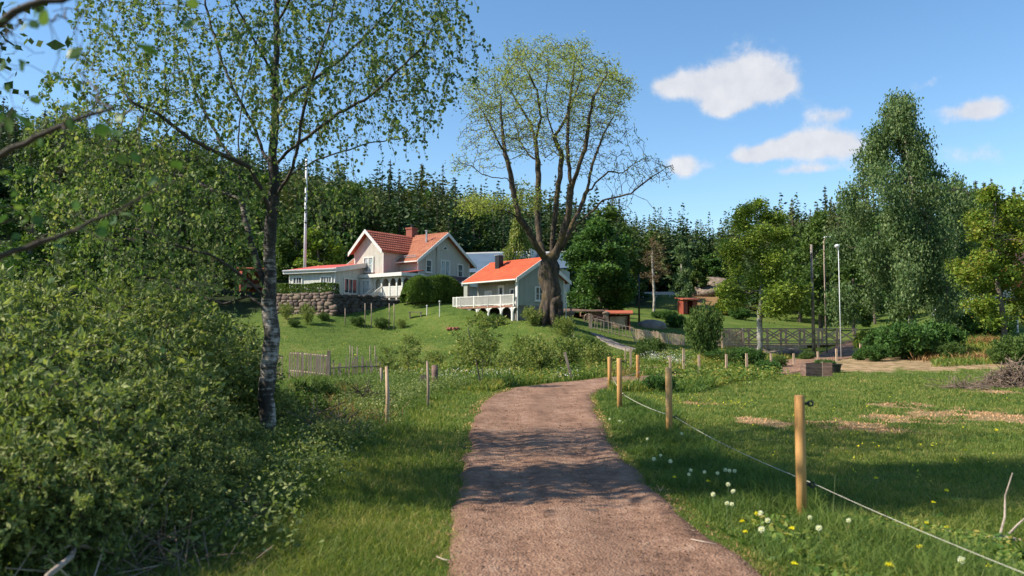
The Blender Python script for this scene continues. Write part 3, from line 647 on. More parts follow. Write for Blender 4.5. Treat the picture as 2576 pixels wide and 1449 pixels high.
# veranda
vx0, vx1, vy = -3.55, 0.15, -2.0; vf = 0.35
MB().box(vx0, vx1, vy, 0.53, vf-0.15, vf).box(vx0+0.1, vx1-0.1, vy+0.15, 0.5, -1.2, vf-0.151).build('veranda_floor', G['stone_f'], MH)
slab_roof(MH, 'veranda_roof', G['felt_red'], [(-6.3, -2.35, 2.3), (0.35, -2.35, 2.3), (0.35, 0.5, 2.72), (-6.3, 0.5, 2.72)], 0.08)
MB().box(-6.35, 0.42, -2.45, -2.352, 2.1, 2.42).box(0.352, 0.42, -2.351, 0.5, 2.1, 2.42).build('veranda_fascia', G['white'], MH)
def arch_panel(mb, xa, xb, y, z0, z1, fixed_y=True, d=0.07):
    """spandrel with an arched opening between two posts"""
    k = 9; W_ = xb-xa; cx = (xa+xb)/2; r = W_/2
    pts = [(cx-r*cos(pi*i/k), z1-0.62+0.5*sin(pi*i/k)) for i in range(k+1)]
    for (a0, b0), (a1, b1) in zip(pts[:-1], pts[1:]):
        q = [(a0, b0), (a1, b1), (a1, z1), (a0, z1)]
        if fixed_y: mb.prism([(a_, y, b_) for a_, b_ in q], (0, d, 0))
        else: mb.prism([(y, a_, b_) for a_, b_ in q], (d, 0, 0))
posts = [-3.5, -2.55, -1.55, -0.65, 0.05]
m = MB()
for xx in posts: m.box(xx-0.07, xx+0.07, vy, vy+0.14, -1.1, 2.1)
for yy in (-1.05, 0.1): m.box(-0.02, 0.12, yy, yy+0.14, -1.1, 2.1)
m.build('veranda_post', G['white'], MH)
m = MB()
for a_, b_ in zip(posts[:-1], posts[1:]): arch_panel(m, a_+0.071, b_-0.071, vy+0.03, 1.3, 2.1)
for a_, b_ in ((vy+0.14, -1.05), (-0.91, 0.1)): arch_panel(m, a_+0.001, b_-0.001, 0.02, 1.3, 2.1, False)
m.build('veranda_arch', G['white'], MH)
m = MB()
for a_, b_ in zip(posts[1:-1], posts[2:]):
    m.box(a_+0.071, b_-0.071, vy+0.04, vy+0.1, vf+0.8, vf+0.9)
    n_ = int((b_-a_)/0.11)
    for i in range(n_): u = a_+0.1+i*(b_-a_-0.2)/(n_-1); m.box(u-0.04, u+0.04, vy+0.05, vy+0.08, vf+0.02, vf+0.799)
for i in range(18): u = vy+0.2+i*0.13; m.box(0.04, 0.07, u-0.04, u+0.04, vf+0.02, vf+0.85)
m.build('veranda_railing', G['white'], MH)
# glazed porch and stair on the left
MB().box(-5.9, -3.62, -2.3, -1.66, -1.2, 2.05).build('glazed_porch', G['white'], MH)
window(MH, 'f', -5.35, 0.55, 0.85, 1.25, -2.3, 3, 2, 'glassc', fw=0.06); window(MH, 'f', -4.2, 0.55, 0.75, 1.25, -2.3, 3, 2, 'glassc', fw=0.06)
m = MB()
for i in range(5): m.box(-3.5, -2.6, vy-0.28*(i+1), vy-0.28*i-0.001, -1.2, vf-0.17*(i+1)+0.02)
st_ = m.build('stair', G['white'], MH)
m = MB()
for xx in (-3.52, -2.55):
    m.beam((xx, vy, vf+0.9), (xx, vy-1.5, vf-0.05), 0.06, 0.09); m.box(xx-0.05, xx+0.05, vy-1.55, vy-1.45, -1.2, vf+0.1)
    for i in range(11): yy = vy-0.1-i*0.13; zz = vf+0.85-(0.95/1.5)*(0.1+i*0.13); m.box(xx-0.012, xx+0.012, yy-0.03, yy+0.03, zz-0.75, zz)
m.build('stair_railing', G['white'], MH)
MB().box(-6.4, -6.3, -1.72, -1.66, 1.9, 2.15).box(-5.5, -5.35, -2.5, -2.4, 2.5, 2.75).build('wall_lamp', G['black'], MH)

# ================================================================ annexe
AX = empty('annexe', (-15.6, 70, 5.3), atan2(-0.43, 0.9), 'low pale annexe with flat red roof and red curtained window left of farmhouse', 'annexe')
m = MB(); m.prism([(0, 0, -1.2), (0, 4.6, -1.2), (0, 4.6, 3.08), (0, 0, 2.3)], (-5.2, 0, 0)); m.build('wall', G['pale_wall'], AX)
m = MB(); m.prism([(0.3, -0.35, 2.34), (0.3, 4.7, 3.2), (0.3, 4.7, 3.3), (0.3, -0.35, 2.44)], (-5.9, 0, 0)); m.build('roof', G['felt_red'], AX)
m = MB(); m.prism([(0.302, -0.4, 2.08), (0.302, 4.75, 2.95), (0.302, 4.75, 3.38), (0.302, -0.4, 2.5)], (0.06, 0, 0)); m.box(-5.6, 0.3, -0.41, -0.352, 2.1, 2.46); m.build('fascia', G['white'], AX)
m = MB(); m.tube([(-5.6, -0.47, 2.36), (0.3, -0.47, 2.36)], 0.07, 6); m.tube([(0.1, -0.45, 2.3), (0.07, -0.1, 2.0), (0.07, -0.08, -0.6)], 0.045, 6); m.build('gutter', G['steel'], AX)
MB().box(-0.12, 0.03, -0.03, -0.002, -1, 2.2).box(0.002, 0.03, 4.45, 4.6, -1, 2.9).box(-5.2, -5.08, -0.03, -0.002, -1, 2.2).build('corner_board', G['white'], AX)
window(AX, 'f', -4.2, 0.75, 0.9, 1.0, 0, 3, 2); window(AX, 'f', -0.95, 0.75, 1.1, 0.95, 0, 4, 2)
window(AX, 's', 2.15, 0.35, 1.75, 1.25, 0.0, 3, 1, 'glass', 'curtain')

# ================================================================ cottage
CT = empty('cottage', (0.34, 62, 4.2), atan2(-0.75, 0.66), 'small grey green cottage with bright orange roof beside the huge old tree', 'cottage')
L_, W_, ze, zr = 6.85, 6.06, 1.95, 3.72
# end walls and recessed front wall
ym = W_/2; s = (zr-ze)/ym
m = MB(); y0, y1 = 0.4, W_-0.4; za = ze+s*0.4
m.prism([(-0.5, y0, 0), (-0.5, y1, 0), (-0.5, y1, za-.02), (-0.5, ym, zr-.02), (-0.5, y0, za-.02)], (0.15, 0, 0))
m.prism([(-L_+0.35, 1.35, 0), (-L_+0.35, y1, 0), (-L_+0.35, y1, za-.02), (-L_+0.35, ym, zr-.02), (-L_+0.35, 1.35, ze+s*1.35-.02)], (0.15, 0, 0))
m.box(-L_+0.501, -0.501, 1.35, 1.5, 0, ze+s*1.3); m.box(-L_+0.501, -0.501, y1-0.15, y1-0.001, 0, za-0.03)
m.build('wall', G['sage_wall'], CT)
gable_roof_x(CT, -L_, 0, 0, W_, ze, zr, G['tile_bright'])
m = MB(); m.box(-4.85, -4.35, 1.9, 2.4, 2.6, 4.35); m.build('chimney', G['black'], CT); MB().box(-4.9, -4.3, 1.85, 2.45, 4.351, 4.4).build('chimney_cap', G['steel'], CT)
MB().box(-L_+0.4, -0.351, 1.36, y1-0.1, -2.4, -0.001).box(-0.75, -0.40, 0.5, y1-0.05, -2.4, -0.002).build('foundation', G['stone_f'], CT)
MB().box(-L_+0.6, -0.8, 1.30, 1.355, -2.0, -0.2).build('cellar_wall', G['void_shade'], CT)  # added dark sheet, paints the shaded void behind the deck posts
m = MB(); m.box(-0.37, -0.32, 0.36, 0.52, -0.1, za-0.05); m.box(-0.52, -0.371, 0.36, 0.398, -0.1, za-0.1); m.box(-0.348, -0.32, y1-0.12, y1+0.02, -0.1, za-0.05); m.build('corner_board', G['white'], CT)
m = MB(); m.tube([(-0.15, -0.02, ze), (-0.25, 0.33, ze-0.3), (-0.25, 0.33, -1.7)], 0.045, 6); m.build('downpipe', G['white'], CT)
m = MB(); m.tube([(-0.15, W_+0.02, ze), (-0.25, y1+0.08, ze-0.3), (-0.25, y1+0.08, -1.2)], 0.045, 6); m.build('downpipe', G['white'], CT)
m = MB(); m.box(-L_+0.1, -L_+0.6, 0.05, 0.3, -0.1, ze-0.05); m.build('porch_pillar', G['sage_wall'], CT)
window(CT, 's', 2.75, 0.45, 0.75, 1.0, -0.35, 2, 2); window(CT, 'f', -5.0, 0.3, 0.7, 0.95, 1.35, 2, 1, 'glassc'); window(CT, 'f', -1.75, 0.3, 0.8, 1.0, 1.35, 2, 2)
d_ = MB().box(-3.75, -2.95, 1.28, 1.348, 0.02, 1.75); dr_ = d_.build('door', G['white'], CT); MB().box(-3.5, -3.2, 1.26, 1.278, 0.9, 1.55).build('pane', G['glass'], dr_); MB().blob((-3.05, 1.24, 0.9), 0.05, 6, 4).build('handle', G['black'], dr_)
# deck
dk = [(-0.45, 0.12), (-3.4, -0.05), (-L_+0.2, -0.35), (-L_-1.0, -0.2)]
MB().prism([(-0.5, 0.1, -0.15), (-3.4, -0.08, -0.15), (-L_+0.2, -0.38, -0.15), (-L_-1.05, -0.25, -0.15), (-L_-1.05, 1.2, -0.15), (-L_+0.2, 1.29, -0.15), (-0.5, 1.29, -0.15)], (0, 0, 0.148)).build('deck', G['deckred'], CT)
m = MB(); hh = 0.82
for i, (a_, b_) in enumerate(zip(dk[:-1], dk[1:])):
    A = np.array([*a_, 0.0]); B = np.array([*b_, 0.0]); Ln = np.linalg.norm(B-A); D = (B-A)/Ln
    m.beam(A+[0, 0, hh], B+[0, 0, hh], 0.09, 0.06); m.beam(A+[0, 0, 0.1], B+[0, 0, 0.1], 0.04, 0.07)
    for q in (A, B, (A+B)/2): m.box(q[0]-.05, q[0]+.05, q[1]-.05, q[1]+.05, -0.1, hh+0.06)
    k = int(Ln/0.115)
    for j in range(1, k): q = A+D*Ln*j/k; m.beam(q+[0, 0, 0.13], q+[0, 0, hh-0.03], 0.075, 0.03, up=D)
m.build('deck_railing', G['white'], CT)
m = MB()
for xx in (-0.65, -1.9, -3.4, -4.7, -5.8): 
    yy = 0.1+(xx+0.45)*0.06
    m.box(xx-0.08, xx+0.08, yy, yy+0.16, -2.2, -0.151)
    for sg in (-1, 1): m.prism([(xx+0.08*sg, yy+0.03, -0.155), (xx+0.5*sg, yy+0.03, -0.155), (xx+0.2*sg, yy+0.03, -0.3), (xx+0.08*sg, yy+0.03, -0.62)], (0, 0.08, 0))
m.build('deck_post', G['white'], CT)
m = MB()
for i in range(6): m.box(-L_-1.05-0.25*(i+1), -L_-1.05-0.25*i-0.001, -0.3, 1.1, -2.4, -0.15-0.17*i-0.1)
m.build('deck_stair', G['deckred'], CT)

# ================================================================ blue roofed barn behind
BN = empty('barn', (-5.2, 92, 4.5), radians(-14), 'long building with blue grey metal roof and white trim behind farmhouse', 'barn')
MB().box(-3, 11, 0.5, 6, -2, 5.0).build('wall', G['pale_wall'], BN)
slab_roof(BN, 'roof', G['metal_blue'], [(-3.5, 0, 4.6), (7.2, 0, 4.6), (7.2, 4.0, 7.2), (-3.5, 4.0, 7.2)], 0.12)
slab_roof(BN, 'far_roof', G['metal_blue'], [(7.6, 0.2, 4.9), (12.5, 0.2, 4.9), (12.5, 3.8, 7.0), (7.6, 3.8, 7.0)], 0.12)
MB().box(-3.5, 7.2, 3.95, 4.15, 7.3, 7.45).box(7.205, 7.5, -0.1, 4.2, 4.4, 7.3).box(7.6, 12.6, 3.75, 3.95, 7.1, 7.3).build('roof_trim', G['white'], BN)
MB().box(8.0, 9.0, 1.9, 2.1, 6.0, 6.6).build('skylight', G['glass'], BN)

# ================================================================ retaining wall
def rubble_wall(name, A, B, zb, zt0, zt1, th, label, mat, sz=0.34):
    A = np.array(A, float); B = np.array(B, float); Ln = np.linalg.norm(B-A); D = np.append((B-A)/Ln, 0); Nn = np.array([D[1], -D[0], 0])
    w0 = empty(name, (A[0], A[1], zb), 0, label, 'wall', 'stone retaining walls below the farmhouse')
    O = np.array([A[0], A[1], zb]); m = MB()
    P = [np.zeros(3), D*Ln, D*Ln+[0, 0, zt1-zb-0.1], np.array([0, 0, zt0-zb-0.1])]
    m.prism(P, -Nn*th); m.build('wall_core', G['stone_f'], w0)
    m = MB(); z = 0.0; rr = random.Random(4)
    while z < max(zt0, zt1)-zb:
        h = rr.uniform(0.14, 0.34)*sz/0.3; x = -0.1
        while x < Ln:
            l = rr.uniform(0.25, 0.75)*sz/0.3; zt = zt0+(zt1-zt0)*x/Ln-zb
            if z+h*0.6 < zt:
                c = D*(x+l/2)+Nn*rr.uniform(-0.02, 0.05)+np.array([0, 0, z+h/2+rr.uniform(-.04, .04)])
                k = MB(); k.blob((0, 0, 0), 1, 8, 6, jit=0.16); v = k.v[0]; v = np.sign(v)*np.abs(v)**0.62
                V = c+np.outer(v[:, 0], D)*l*0.52+np.outer(v[:, 1], Nn)*0.16+np.outer(v[:, 2], (0, 0, 1))*h*0.55
                V += RNG.normal(size=V.shape)*0.012
                m.add(V, k.f[0].copy(), rr.random())
            x += l
        z += h*0.93
    m.build('stones', mat, w0, smooth=True); return w0
a_ = at(690, 745, 68.5); b_ = at(836, 738, 66.0); c_ = at(1024, 756, 70.5)
rubble_wall('retaining_wall', a_[:2], b_[:2], 3.2, 5.35, 5.33, 0.5, 'sunlit stretch of pinkish rubble retaining wall below the hedge', G['rubble'], 0.36)
rubble_wall('retaining_wall', b_[:2]+[0.05, 0.05], c_[:2], 3.2, 5.33, 4.95, 0.5, 'shaded dark stretch of stone retaining wall below farmhouse stair', G['stone_shade'], 0.4)

# ================================================================ other sheds
def shed(name, px, py, d, w_, dp, h, rot, label, cat='shed', opening=True):
    g = at(px, py, d); o = empty(name, (g[0], g[1], g[2]), rot, label, cat); m = MB()
    m.box(-w_/2, w_/2, dp/2-0.1, dp/2, -0.6, h); m.box(-w_/2, -w_/2+0.1, -dp/2, dp/2-0.101, -0.6, h); m.box(w_/2-0.1, w_/2, -dp/2, dp/2-0.101, -0.6, h)
    if opening: m.box(-w_/2+0.101, -w_*0.2, -dp/2, -dp/2+0.1, -0.6, h-0.01); m.box(w_*0.16, w_/2-0.101, -dp/2, -dp/2+0.1, -0.6, h-0.01)
    m.build('wall', G['redshed'], o)
    MB().prism([(-w_/2-0.25, -dp/2-0.35, h+0.02), (w_/2+0.25, -dp/2-0.35, h+0.02), (w_/2+0.25, -dp/2-0.35, h+0.12), (-w_/2-0.25, -dp/2-0.35, h+0.12)], (0, dp+.7, 0.3)).build('roof', G['redtrim'], o)
    MB().box(-w_/2+0.101, w_/2-0.101, -dp/2+0.3, dp/2-0.101, -0.3, 0.0).build('floor', G['wood_dark'], o)
    return o
shed('red_shed', 1730, 791, 100, 1.9, 1.7, 1.75, radians(12), 'small red wooden shed with open doorway on the green slope')
o = shed('open_shelter', 1557, 826, 72, 2.0, 1.8, 1.25, radians(-8), 'low red roofed shelter stacked with clutter under dark round tree', 'shelter', False)
m = MB()
for i in range(14): m.beam((-0.8, -0.7-0.02*(i % 3), 0.1+0.07*i), (0.55+0.2*(i % 2), -0.75, 0.12+0.07*i), 0.1, 0.06)
m.build('stacked_boards', G['wood_tan'], o)
shed('red_outbuilding', 632, 716, 74, 1.9, 2.4, 1.3, radians(25), 'red outbuilding half hidden behind the foreground birch', 'outbuilding', False)
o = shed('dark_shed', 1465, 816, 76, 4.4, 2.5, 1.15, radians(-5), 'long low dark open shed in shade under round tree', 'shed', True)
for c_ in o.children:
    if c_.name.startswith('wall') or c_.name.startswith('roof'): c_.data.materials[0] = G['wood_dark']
g = at(3705*.6708, 1085*.6708, 95)
OB = empty('orange_house', (g[0]+7, 95, 6), radians(10), 'orange painted house half hidden behind the bronze tinted tree', 'house')
MB().box(-5, 5, 0, 6, -2, 4.2).build('wall', G['redtrim'], OB); slab_roof(OB, 'roof', G['tile_maroon'], [(-5.5, -0.5, 4.1), (5.5, -0.5, 4.1), (5.5, 3, 6.3), (-5.5, 3, 6.3)]); window(OB, 'f', -2, 1.2, 1.2, 1.2, 0); window(OB, 'f', 2, 1.2, 1.2, 1.2, 0)
# ================================================================ foreground birch
def pl(lst, off0=0.0):
    """limb traced as (px, py, depth offset) around a given distance"""
    return lst
BD = 11.7
def bpt(px, py, dy=0.0): return at(px, py, BD+dy)
base = at(672, 1142, BD); base[2] = Zg(base[0], base[1])-0.1
BIR = empty('birch_tree', tuple(base), 0, 'tall foreground birch with black and white trunk rising from the willow thicket', 'tree')
seeds = [[base]+[bpt(*q) for q in [(673,1060),(668,1000),(680,900),(685,830),(677,770),(681,700),(678,620),(684,540),(691,450),(686,380),(694,290),(692,200),(697,100),(694,0),(700,-110),(698,-220),(703,-330)]],
 [bpt(*q) for q in [(676,740),(655,680,.1),(634,620,.3),(618,560,.4),(606,500,.5),(601,420,.6),(600,330,.7),(612,230,.8),(640,130,.8),(660,40,.8)]],
 [bpt(*q) for q in [(688,420),(730,375,-.2),(790,335,-.3),(850,285,-.5),(920,250,-.6),(990,190,-.7),(1060,120,-.8)]],
 [bpt(*q) for q in [(690,470),(742,432,.2),(800,400,.4),(860,382,.5),(930,360,.6),(1000,348,.8),(1070,345,.9)]],
 [bpt(*q) for q in [(688,500),(730,440,-.3),(750,370,-.5),(757,310,-.6),(775,230,-.8),(800,150,-1),(830,60,-1.1),(850,-60,-1.2)]],
 [bpt(*q) for q in [(686,560),(660,480,-.3),(628,420,-.5),(560,390,-.7),(480,350,-.8),(400,290,-.9),(320,250,-1)]],
 [bpt(*q) for q in [(684,420),(660,380,.2),(640,320,.3),(600,250,.4),(560,160,.5),(530,60,.6),(500,-60,.7)]],
 [bpt(*q) for q in [(600,420,.6),(550,350,.9),(520,290,1.1),(490,230,1.2),(470,130,1.3)]],
 [bpt(*q) for q in [(676,760),(640,720,-.3),(590,680,-.5),(530,640,-.6),(470,625,-.8),(400,600,-.9)]],
 [bpt(*q) for q in [(680,780),(625,745,.3),(560,765,.5),(480,735,.7),(400,720,.9)]],
 [bpt(*q) for q in [(606,500,.5),(540,480,.8),(480,450,1.1),(410,430,1.3)]],
 [bpt(*q) for q in [(692,300),(720,250,.4),(790,200,.8),(870,140,1.0),(950,60,1.3),(1020,-20,1.4)]],
 [bpt(*q) for q in [(693,200),(650,120,-.6),(600,30,-1.0),(560,-80,-1.2)]],
 [bpt(*q) for q in [(694,60),(740,-20,-.5),(820,-110,-.9),(900,-190,-1)]],
 [bpt(*q) for q in [(698,-60),(640,-160,.4),(590,-260,.8)]]]
att = []
def inpix(n, cx, cy, rx, ry, dz, dc=0.0):
    v = in_ell(n, (0, 0, 0), (1, 1, 1)); return [bpt(cx+a*rx, cy+c*ry, dc+b*dz) for a, b, c in v]
att += inpix(1500, 680, 60, 520, 300, 2.4); att += inpix(520, 900, 230, 250, 160, 1.6); att += inpix(650, 350, 300, 280, 200, 1.8)
att += inpix(900, 420, 520, 300, 190, 1.9)+inpix(500, 250, 430, 220, 200, 1.6); att += inpix(220, 430, 680, 230, 90, 1.3); att += inpix(900, 700, -260, 420, 240, 2.3)
att += inpix(200, 1090, 110, 120, 150, 0.9); att += inpix(220, 800, 480, 150, 90, 1.0)
P, par = grow(seeds, att, 0.11, 0.9, 0.16, 120, (0, 0, -0.05), 0.18)
r, ch = radii(P, par, 0.003, 0.118, 1.18)
m = MB(); skel(m, P-base, par, r, 0, 0.02, 0.10, white=(0.018, 0.06)); m.build('trunk', G['bark_birch'], BIR, smooth=True)
thin = np.where((r < 0.0075))[0]; tips = np.where(ch == 0)[0]
tw = MB(); LP = []; 
for i in tips:
    k = RNG.integers(1, 4)
    for _ in range(k):
        q = P[i].copy(); d_ = P[i]-P[par[i]]; d_ /= np.linalg.norm(d_); L = RNG.uniform(0.12, 0.5); pts = [q.copy()]
        n = int(L/0.055)+1
        for j in range(n):
            d_ = d_*0.75+np.array([0, 0, -0.35])+RNG.normal(size=3)*0.12; d_ /= np.linalg.norm(d_); q = q+d_*0.055; pts.append(q.copy())
            for _q in range(RNG.integers(1, 3)): LP.append(q+RNG.normal(size=3)*0.022)
        tw.tube(np.array(pts)-base, 0.0022, 3, cap=False)
tw.build('twigs', G['twig'], BIR)
pick = RNG.choice(thin, int(len(thin)*1.6)); LP2 = P[pick]+RNG.normal(size=(len(pick), 3))*0.05
LP = np.vstack([np.array(LP), LP2]); print('birch leaves', len(LP), 'nodes', len(P))
a = RNG.normal(size=(len(LP), 3))*0.6; a[:, 2] -= 0.7
m = MB(); leaves(m, LP-base, 0.048, 0.036, a, oval=True); m.build('foliage', G['leaf_birch'], BIR)

# ================================================================ overhanging tree beside the camera
nb = np.array([-3.6, 2.7, 0.0]); NB = empty('broadleaf_tree', tuple(nb), 0, 'dark blurred branches of a close tree reaching in from the left edge', 'tree')
sd = [[nb, nb+[0.05, 0.02, 1.2], nb+[0.0, 0.1, 2.4], nb+[0.1, 0.0, 3.8]],
      [nb+[0.05, 0.02, 1.3]]+[at(*q) for q in [(-260,735,2.7),(-80,680,2.7),(0,647,2.7),(102,611,2.75),(178,585,2.8),(229,555,2.85),(305,524,2.9),(387,484,3.0),(440,455,3.05)]],
      [nb+[0.0, 0.1, 2.2]]+[at(*q) for q in [(-260,470,2.7),(0,387,2.6),(61,361,2.6),(153,316,2.6),(229,285,2.65),(285,272,2.7),(350,280,2.7)]],
      [nb+[0.0, 0.1, 2.5]]+[at(*q) for q in [(-200,170,2.5),(0,56,2.4),(76,15,2.4),(188,-12,2.4),(320,-40,2.4)]]]
att = [at(*q) for q in [(RNG.uniform(-40, 420), RNG.uniform(430, 620), RNG.uniform(2.5, 3.3)) for _ in range(60)]+[(RNG.uniform(-40, 260), RNG.uniform(0, 330), RNG.uniform(2.2, 3)) for _ in range(260)]+[(RNG.uniform(100, 520), RNG.uniform(-150, 60), RNG.uniform(2.2, 3)) for _ in range(30)]]
P, par = grow(sd, att, 0.05, 0.5, 0.08, 40, (0, 0, -0.05), 0.2); r, ch = radii(P, par, 0.0014, 0.034, 1.0)
m = MB(); skel(m, P-nb, par, r, 0, 0.012); m.build('trunk', G['twig'], NB, smooth=True)
pick = RNG.choice(np.where(r < 0.004)[0], 110); LP = P[pick]+RNG.normal(size=(110, 3))*0.03
LP = np.vstack([LP]+[at(*q)[None] for q in [(430,22,2.3),(478,62,2.3),(495,80,2.3),(265,68,2.4),(185,135,2.3),(368,125,2.3),(376,186,2.4),(300,300,2.5),(290,335,2.5),(385,455,2.5),(128,705,2.5),(410,880,3),(640,655,3)]])
a = RNG.normal(size=(len(LP), 3)); a[:, 2] -= 0.8
m = MB(); leaves(m, LP-nb, 0.046, 0.038, a, var=0.25, oval=True); m.build('foliage', G['leaf_near'], NB)

# tall tree just outside the left edge: its crown throws the broad shade over verge, path and paddock
def side_tree(x, y, zlo, zhi, R, n, label, seed):
    b = np.array([x, y, 0.0]); o = empty('broadleaf_tree', tuple(b), 0, label, 'tree'); rg = np.random.default_rng(seed)
    C = [(rg.uniform(-R, R), rg.uniform(-R, R), rg.uniform(zlo, zhi)) for _ in range(26)]; att = np.vstack([in_ell(8, c, (.6,)*3, rng=rg) for c in C])
    P, par = grow([[(0, 0, -.2), (0, 0, zlo*0.9), (0.1, 0, zlo*.4+zhi*.6), (0, 0, zhi)]], att, 0.35, 3, .5, 60, (0, 0, .1), .15, rg); r, ch = radii(P, par, .01, .06); m = MB(); skel(m, P, par, r, 0, .05); m.build('trunk', G['bark'], o, smooth=True)
    k = rg.integers(0, len(C), n); LP = np.array(C)[k]+rg.normal(size=(n, 3))*np.array([.38, .38, .36]); m = MB(); leaves(m, LP, .12, .085, rng=rg); m.build('crown', G['leaf_mid'], o)
side_tree(-6.7, 8.0, 5.0, 9.0, 0.8, 8000, 'tree outside the left edge whose crown shades the path', 9)
side_tree(-6.6, 7.0, 8.2, 12.6, 1.0, 13000, 'taller tree outside the left edge whose crown shades the paddock', 10)
# ================================================================ the huge old tree
OD = 58.0
def opt(zx, zy, dy=0.0): return at(1073.3+zx*.5324, 67.1+zy*.5324, OD+dy)
base = opt(585, 1392); base[2] = Zg(base[0], base[1])-0.4
OT = empty('old_tree', tuple(base), 0, 'huge old pollarded tree with gnarled mossy trunk and sparse yellow green crown', 'tree')
B2 = lambda L: [opt(*q) for q in L]
seeds = [[base]+B2([(588,1330),(592,1250),(575,1180),(580,1120),(590,1090),(597,1000),(606,900),(612,830),(625,730),(640,610),(602,520),(572,430),(560,320),(580,200)]),
 B2([(575,1120),(520,1040,-1),(480,960,-1.5),(440,905,-2),(385,875,-2.5),(320,860,-3),(240,850,-3.5)]),
 B2([(560,1110),(535,1010,1),(522,900,1.5),(529,780,2),(525,640,2.2),(515,540,2.5),(488,450,3),(450,390,3),(410,320,3),(360,250,3)]),
 B2([(440,905,-2),(412,800,-2),(397,700,-2.2),(370,600,-2.5),(330,530,-3),(290,440,-3),(245,370,-3)]),
 B2([(370,600,-2.5),(358,490,-2),(350,400,-1.5),(352,330,-1)]),
 B2([(400,740,-2),(380,718,-2.5),(330,715,-3.5),(262,700,-4),(220,660,-4.5),(150,640,-5)]),
 B2([(525,640,2.2),(480,600,3.2),(440,540,4),(420,460,4.5),(380,400,5)]),
 B2([(600,1090),(640,990,-.5),(672,880,-1),(680,740,-1.5),(668,620,-1.5),(665,500,-1),(672,380,-.5),(690,250,0),(700,130,.5)]),
 B2([(610,1090),(670,970,1.5),(725,860,2.5),(762,760,3),(780,660,3.2),(805,590,3.5),(840,500,4),(890,410,4),(930,310,4)]),
 B2([(685,760,-1.5),(720,660,-2.5),(755,560,-3),(768,430,-3.5),(790,330,-4),(850,230,-4)]),
 B2([(640,1060),(700,940,-1),(790,868,-1.5),(830,822,-2),(900,802,-2.5),(965,790,-3),(1020,745,-3),(1080,700,-3.3),(1150,655,-3.5)]),
 B2([(815,838,-2),(900,830,-1),(950,850,0),(975,880,.5)]),
 B2([(770,780,3),(800,740,2.5),(860,685,2),(930,690,2),(990,640,2),(1060,610,2)]),
 B2([(965,790,-3),(1040,820,-3.5),(1090,880,-4)]),
 B2([(640,620),(600,590,1.5),(560,620,2),(540,540,3),(470,520,4)]),
 B2([(602,520),(650,450,1.5),(700,330,3),(740,200,3.5)]),
 B2([(515,540,2.5),(540,430,1),(520,300,0),(470,200,-1)])]
def oell(n, cx, cy, rx, ry, rd, dc=0, sh=0.0):
    v = in_ell(n, (0, 0, 0), (1, 1, 1), shell=sh); return [opt(cx+a*rx, cy+c*ry, dc+b*rd) for a, b, c in v]
att = oell(1300, 600, 360, 370, 270, 6, 0)
for _ in range(46):
    a_ = RNG.uniform(0, 2*pi); k_ = RNG.uniform(0.62, 1.0); dd_ = RNG.uniform(-5, 5)
    att += oell(75, 590+395*k_*cos(a_)*sqrt(1-(dd_/7)**2), 345-285*k_*sin(a_)*sqrt(1-(dd_/7)**2), 75, 62, 1.8, dd_)
att += oell(10, 600, 380, 380, 280, 6, 0)+oell(450, 860, 560, 180, 190, 4, 1)+oell(260, 260, 520, 130, 170, 4, -1)
att += oell(420, 1050, 680, 140, 75, 3, -2)+oell(420, 270, 840, 150, 55, 2.2, -3)+oell(120, 160, 650, 60, 50, 1.5, -4.5)+oell(150, 470, 800, 70, 60, 1.5, -1)
P, par = grow(seeds, att, 0.34, 3.4, 0.46, 120, (0, 0, 0.02), 0.26); r, ch = radii(P, par, 0.024, 0.72, 1.55)
m = MB(); skel(m, P-base, par, r, 0, 0.10, 0.16)
for k in range(9):      # root flare and burls
    a_ = k*0.7; m.tube([np.array([cos(a_)*0.55, sin(a_)*0.55, 2.0]), np.array([cos(a_)*0.75, sin(a_)*0.75, 0.9]), np.array([cos(a_)*1.25, sin(a_)*1.25, 0.05])], [0.16, 0.26, 0.2], 7)
for zx, zy, dy, rr in [(612,1300,-.35,.5)]:
    m.blob(opt(zx, zy, dy)-base, (rr, rr, rr*1.1), 9, 7, jit=0.2)
m.build('trunk', G['bark_old'], OT, smooth=True)
tips = np.where((r < 0.032))[0]; z_ = P[tips, 2]
w_ = np.where(z_ > opt(0, 420)[2], 2.6, 1.0)*np.where((P[tips, 0] > opt(760, 0)[0])*(z_ < opt(0, 500)[2]), 0.35, 1)
low = (z_ < opt(0, 740)[2])*(P[tips, 0] < opt(560, 0)[0]); w_ = np.where(low, 5.0, w_); w_ /= w_.sum()
pick = RNG.choice(tips, 30000, p=w_); LP = P[pick]+RNG.normal(size=(30000, 3))*0.22
m = MB(); leaves(m, LP-base, 0.14, 0.075); m.build('foliage', G['leaf_old'], OT); print('old tree nodes', len(P))

